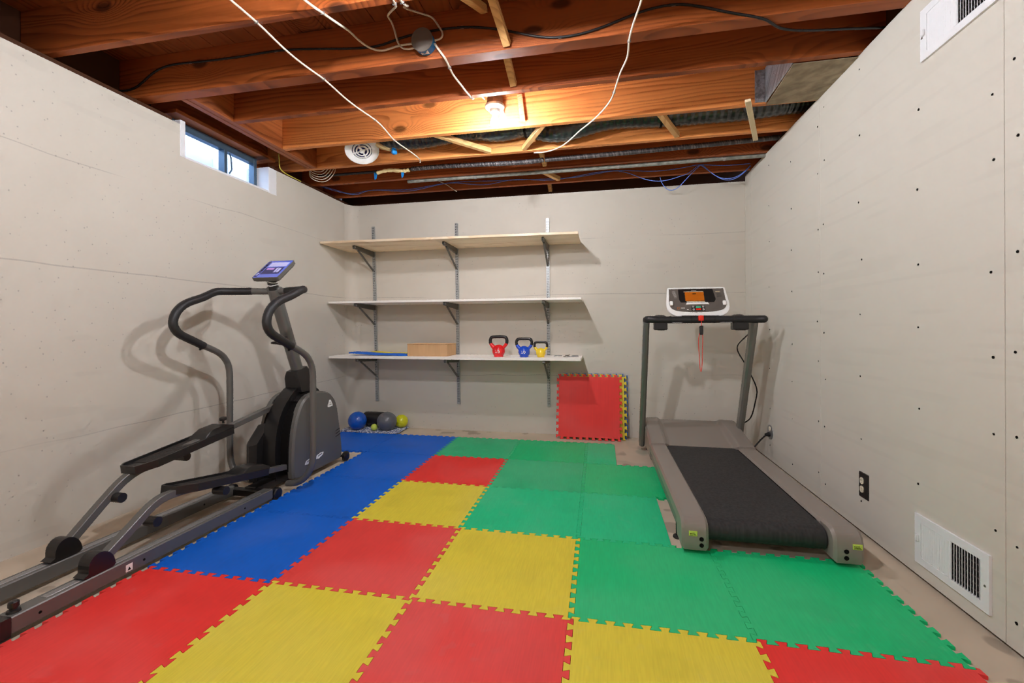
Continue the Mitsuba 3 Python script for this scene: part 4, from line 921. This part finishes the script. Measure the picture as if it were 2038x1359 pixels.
w5 = [(-.812, 2.088, 2.470), (-.785, 2.090, 2.43), (-.766, 2.10, zc_), (-.770, 2.19, zc_), (-.772, 2.26, zc_), (-.762, 2.36, zc_), (-.755, 2.43, zc_), (-.745, 2.50, zc_), (-.741, 2.528, 2.41), (-.735, 2.56, 2.455), (-.705, 2.66, 2.472)]
cable('ceiling_cable', 'short twisted white cable from the junction box toward the bare bulb', w5, .0055, 'm_cable_white', 70, 'white cables under the joists', (3, 7))
w6 = [(.19, -1.5), (.17, -.3), (.20, .6), (.18, 1.2), (.175, 1.70), (.171, 1.897), (.155, 1.999), (.137, 2.160), (.137, 2.276), (.119, 2.368), (.104, 2.440), (.080, 2.616), (.054, 2.727), (-.045, 2.936), (-.133, 3.068), (-.273, 3.295), (-.378, 3.375), (-.447, 3.392), (-.505, 3.386)]
cable('ceiling_cable', 'wavy white cable curving under the joists right of the bulb', [(x, y, zc_) for x, y in w6], .0048, 'm_cable_white', 160, 'white cables under the joists', (7, 11, 13))
w7 = [(-1.614, 4.128, 2.574), (-1.614, 4.130, 2.539), (-1.588, 4.130, 2.512), (-1.499, 4.130, 2.466), (-1.432, 4.130, 2.420), (-1.381, 4.125, 2.385)]
cable('ceiling_cable', 'short thin white cable hanging over the last joist near the back wall', w7, .004, 'm_cable_white', 40, 'white cables under the joists')
blk = [(-2.836, 2.469), (-2.761, 2.458), (-2.669, 2.475), (-2.579, 2.529), (-2.471, 2.566), (-2.297, 2.568), (-1.961, 2.561), (-1.737, 2.563), (-1.521, 2.546), (-1.282, 2.518), (-1.110, 2.514), (-.998, 2.536), (-.860, 2.548), (-.674, 2.545), (-.468, 2.504), (-.318, 2.455), (-.185, 2.430), (-.008, 2.446), (.152, 2.489), (.329, 2.509), (.457, 2.479), (.593, 2.430)]
cable('ceiling_cable', 'black cable stapled in waves along the doubled joist and drooping toward the drywall', [(x, 2.1055, z) for x, z in blk] + [(.72, 2.13, 2.402), (.80, 2.20, 2.403), (.93, 2.25, 2.405), (1.06, 2.28, 2.412), (1.26, 2.33, 2.425), (1.36, 2.37, 2.44)], .0055, 'm_cable_black', 160, None, (5, 7, 13, 16, 19))
jb = thing('junction_box', 'round blue plastic junction box with a grey cover on the doubled joist', 'junction box')
part(jb, 'box', align(lathe([(0, 0), (.052, 0), (.053, .03), (.054, .058), (0, .058)], 28), (0, -1, -.12), (-.866, 2.112, 2.484)), 'm_blue_plastic', 35)
part(jb, 'cover', align(lathe([(0, .004), (.055, .003), (.0565, 0), (0, 0)], 32), (0, -1, -.12), (-.866, 2.0545, 2.477)), 'm_grey_metal', 35)
part(jb, 'screw', align(lathe([(0, 0), (.004, 0), (.003, .002), (0, .0025)], 10), (0, -1, -.12), (-.898, 2.0500, 2.510)), 'm_white')
part(jb, 'label', mm(-.882, -.842, 2.072, 2.096, 2.4285, 2.4300), 'm_white')

def brace(a, b, lab, w=.018, h=.036, m='m_brace', grp='cross braces between the joists'):
    thing('joist_brace', lab, 'brace', grp, sweep([a, b], rect(w, h * .5, .002), up=(1, 0, .2) if False else (0, 0, 1)), m)
brace((-.50, 1.722, 2.615), (-.445, 2.108, 2.432), 'wood brace from the first joist down to the doubled joist, right of the junction box')
brace((-.56, 2.10, 2.615), (-.60, 1.724, 2.45), 'wood brace slanting up to the doubled joist, half hidden behind the front one')
brace((-.505, 2.190, 2.60), (-.486, 2.480, 2.440), 'short wood brace in front of the shaded joist, above and right of the bulb')
thing('joist_brace', 'flat pale wood strip nailed upright on the bright joist beside the bulb', 'brace', 'cross braces between the joists', roty(mm(-.535, -.499, 2.917, 2.935, 2.440, 2.62, .002), -.12, (-.517, 2.93, 2.5)), 'm_brace')
brace((-1.165, 2.978, 2.435), (-.845, 3.346, 2.430), 'pale brace slanting left of the bulb below the black duct', .017)
brace((-.375, 2.978, 2.435), (-.575, 3.346, 2.430), 'pale brace slanting right of the bulb below the black duct', .017)
brace((.380, 2.978, 2.430), (.545, 3.346, 2.430), 'orange brace under the black duct, right of the hanging white cable')
brace((-.505, 3.396, 2.60), (-.462, 3.742, 2.435), 'short brace crossing the black wrapped pipe')
brace((-.560, 3.790, 2.440), (-.380, 4.120, 2.436), 'brace between the grey pipe joist and the last joist')
brace((-.50, 4.182, 2.56), (-.488, 4.40, 2.42), 'small brace end behind the last joist at the back wall')
thing('furring_strip', 'white painted wood strip nailed across two joists near the drywall', 'wood strip', None, sweep([(.868, 2.862, 2.400), (1.104, 3.470, 2.400)], rect(.016, .008, .002), up=(0, 0, 1)), 'm_strip')

# flexible duct between two joists
def pleat(path, r, n, k=18, dp=.006, per=9):
    P = spline(path, n); sc = np.array([r + dp * math.sin(i * 2 * math.pi / per) for i in range(n)]); return tube(P, 1.0, k, scale=sc)
fd = thing('flex_duct', 'shiny black flexible duct sagging between two joists behind the bulb', 'duct')
FD = [(-1.70, 2.570), (-1.41, 2.543), (-1.12, 2.566), (-.98, 2.575), (-.72, 2.545), (-.545, 2.560), (-.343, 2.505), (.021, 2.552), (.368, 2.547), (.70, 2.540), (1.02, 2.540), (1.265, 2.555), (1.36, 2.555)]
part(fd, 'sleeve', pleat([(x_, 3.24, z_) for x_, z_ in FD], .088, 500, 22, .0022, 7), 'm_duct', 40)
for x_, z_ in ((-.545, 2.560), (.42, 2.547), (-1.08, 2.568)):
    part(fd, 'band', align(lathe([(.089, -.008), (.093, -.008), (.093, .008), (.089, .008)], 28), (1, 0, 0), (x_, 3.24, z_)), 'm_dark')
df = thing('air_diffuser', 'round white air diffuser hanging askew at the left end of the black duct', 'diffuser')
dn = np.array([.34, -.42, -.84]); da = (-1.812, 3.12, 2.425)
part(df, 'rim', align(lathe([(.075, 0), (.118, .004), (.128, .0), (.128, -.006), (.075, -.006)], 40), dn, da), 'm_white', 35)
for r0, r1, hh_ in ((.058, .070, .006), (.036, .048, .010), (.0, .020, .014)):
    part(df, 'ring', align(lathe([(r0, hh_), (r1, hh_ - .004), (r1, hh_ - .008), (r0, hh_ - .004)], 36), dn, da), 'm_white', 35)
part(df, 'throat', align(lathe([(0, -.03), (.074, -.03), (.076, -.004), (.074, -.004), (.072, -.028), (0, -.028)], 32), dn, da), 'm_navy')
part(df, 'spoke', align(cat(mm(-.074, .074, -.006, .006, 0, .004), mm(-.006, .006, -.074, .074, 0, .004)), dn, da), 'm_white')
part(df, 'lever', align(mm(-.008, .008, .01, .05, .012, .022, .002), dn, da), 'm_white')
thing('duct_insulation', 'torn piece of cream insulation between the diffuser and the black duct', 'insulation', None, pleat([(-1.70, 3.155, 2.51), (-1.66, 3.16, 2.47), (-1.61, 3.16, 2.44), (-1.57, 3.16, 2.415)], .02, 24, 8).apply_transform(np.eye(4)) if False else tube(spline([(-1.72, 3.14, 2.50), (-1.69, 3.14, 2.47), (-1.64, 3.14, 2.44), (-1.585, 3.14, 2.42)], 20), .022, 10, scale=np.linspace(1.1, .5, 20)), 'm_cream', 40)
thing('plastic_tuft', 'crumpled blue plastic hanging right of the round diffuser', 'plastic', None, (lambda s: trimesh.Trimesh(s.vertices * (1 + .5 * (meshkit.noise(s.vertices * 60, 4) - .5))[:, None] + [-1.555, 3.14, 2.405], s.faces, process=False))(trimesh.creation.icosphere(3, .024)), 'm_blue_plastic')
# pipes
pp_ = thing('wrapped_pipe', 'black pipe wrapped in ribbed insulation between two joists at the back', 'pipe')
part(pp_, 'insulation', pleat([(-1.60, 3.56, 2.404), (-1.2, 3.56, 2.402), (-.6, 3.56, 2.385), (-.45, 3.56, 2.392)], .0185, 300, 14, .0014, 5).apply_translation([0, 0, .018]), 'm_insul', 40)
part(pp_, 'insulation', tube(spline([(-.44, 3.56, 2.410), (.0, 3.56, 2.412), (.4, 3.56, 2.418), (1.0, 3.56, 2.43), (1.37, 3.56, 2.44)], 80), .0185, 14), 'm_insul', 40)
pass
part(pp_, 'bare_pipe', cyl((-2.5, 3.56, 2.424), (-1.55, 3.56, 2.422), .011), 'm_cable_black', 35)
part(pp_, 'torn_end', tube(spline([(-1.92, 3.555, 2.408), (-1.80, 3.545, 2.420), (-1.68, 3.555, 2.410), (-1.62, 3.56, 2.416)], 30), .016, 9, scale=.7 + .5 * meshkit.noise(np.arange(30)[:, None] * np.array([[.9, 0, 0]]), 2)), 'm_cream', 30, label='frayed cream insulation')
for x_ in (-1.955, -1.70):
    part(pp_, 'tape_tag', hull([(x_, 3.555, 2.425), (x_ + .035, 3.555, 2.425), (x_ + .030, 3.552, 2.36), (x_ + .012, 3.552, 2.345), (x_, 3.566, 2.425), (x_ + .035, 3.566, 2.425)]), 'm_blue_plastic')
gp = thing('grey_pipe', 'grey galvanised pipe running along the joist nearest the back', 'pipe')
part(gp, 'run', tube([(-1.75, 3.815, 2.407), (-.5, 3.815, 2.402), (.3, 3.815, 2.401), (1.37, 3.815, 2.404)], .0165, 14), 'm_pipe_grey', 40)
for x_ in (-1.1, .15, .98):
    part(gp, 'strap', align(lathe([(.0165, -.008), (.0185, -.008), (.0185, .008), (.0165, .008)], 20), (1, 0, 0), (x_, 3.815, 2.4025)), 'm_steel')
sp = thing('sheet_metal_duct', 'sheet metal duct panel closing the joist bay at the top of the drywall', 'duct')
part(sp, 'bottom_sheet', hull([(.985, 2.524, 2.404), (1.36, 2.524, 2.404), (1.36, 2.955, 2.404), (1.0, 2.955, 2.404), (.985, 2.524, 2.4075), (1.36, 2.524, 2.4075), (1.36, 2.955, 2.4075), (1.0, 2.955, 2.4075)]), 'm_liner')
part(sp, 'end_sheet', hull([(.985, 2.524, 2.41), (.992, 2.933, 2.41), (.985, 2.524, 2.62), (.992, 2.933, 2.62), (.980, 2.524, 2.41), (.987, 2.933, 2.41), (.980, 2.524, 2.62), (.987, 2.933, 2.62)]), 'm_galv')
part(sp, 'flange', hull([(.930, 2.928, 2.415), (.985, 2.928, 2.415), (.930, 2.928, 2.61), (.985, 2.928, 2.61), (.930, 2.9345, 2.415), (.985, 2.9345, 2.415), (.930, 2.9345, 2.61), (.985, 2.9345, 2.61)]), 'm_galv')
# blue data cables along the last joist
b1 = [(-2.85, 4.05, 2.53), (-2.73, 3.95, 2.47), (-2.62, 4.05, 2.45), (-2.52, 4.125, 2.435), (-2.336, 4.131, 2.457), (-1.951, 4.131, 2.440), (-1.683, 4.131, 2.458), (-1.421, 4.131, 2.478), (-.991, 4.131, 2.464), (-.917, 4.131, 2.462), (-.435, 4.131, 2.445), (-.157, 4.131, 2.448), (.150, 4.131, 2.477), (.466, 4.131, 2.449), (.763, 4.131, 2.467), (.867, 4.131, 2.477), (1.011, 4.131, 2.459), (1.268, 4.12, 2.452)]
cable('data_cable', 'blue data cable stapled along the whole last joist', b1, .0032, 'm_cable_blue', 200, 'blue data cables', (4, 7, 12, 15))
b2 = [(-2.85, 4.06, 2.52), (-2.73, 3.96, 2.462), (-2.60, 4.06, 2.435), (-2.45, 4.124, 2.424), (-2.336, 4.126, 2.452), (-1.95, 4.126, 2.424), (-1.70, 4.126, 2.442), (-1.421, 4.126, 2.471), (-1.1, 4.126, 2.432), (-.80, 4.126, 2.462), (-.435, 4.126, 2.432), (.150, 4.124, 2.472), (.379, 4.12, 2.385), (.551, 4.118, 2.352), (.70, 4.12, 2.384), (.780, 4.122, 2.415), (.867, 4.125, 2.472), (.937, 4.12, 2.412), (1.051, 4.115, 2.338), (1.172, 4.115, 2.352), (1.268, 4.12, 2.436)]
cable('data_cable', 'blue data cable drooping in two loops below the last joist by the drywall', b2, .0032, 'm_cable_blue', 220, 'blue data cables', (7,))
b3 = [(.867, 4.120, 2.470), (.945, 4.112, 2.400), (1.06, 4.106, 2.322), (1.165, 4.108, 2.338), (1.268, 4.115, 2.430)]
cable('data_cable', 'second blue data cable in the right hand droop beside the drywall', b3, .0032, 'm_cable_blue', 60, 'blue data cables')
b4 = [(.867, 4.118, 2.472), (.80, 4.12, 2.41), (.74, 4.14, 2.35), (.66, 4.17, 2.285), (.60, 4.19, 2.295), (.552, 4.20, 2.36), (.53, 4.16, 2.40)]
cable('data_cable', 'loose blue data cable end hanging in a loop before the back wall', b4, .0032, 'm_cable_blue', 60, 'blue data cables')
cl = thing('cable_coil', 'coil of white cable hung behind the far joist at the left', 'cable coil')
for k in range(5):
    r0 = .085 + .008 * k
    part(cl, 'loop', tube(spline([(-2.455 + r0 * math.cos(t) * 1.1, 3.50 + .012 * k + .01 * math.sin(3 * t), 2.505 - .012 * k + r0 * .75 * math.sin(t)) for t in np.linspace(0, 2 * math.pi, 14)[:-1]], 48, True), .0036, 7), 'm_cable_white', 40)
cable('wall_cable', 'yellow cable coming down beside the window and along the wall top', [(-2.62, 3.20, 2.50), (-2.625, 3.215, 2.44), (-2.628, 3.225, 2.392), (-2.632, 3.27, 2.372), (-2.633, 3.36, 2.366), (-2.636, 3.50, 2.366)], .0045, 'm_cable_yellow', 60)
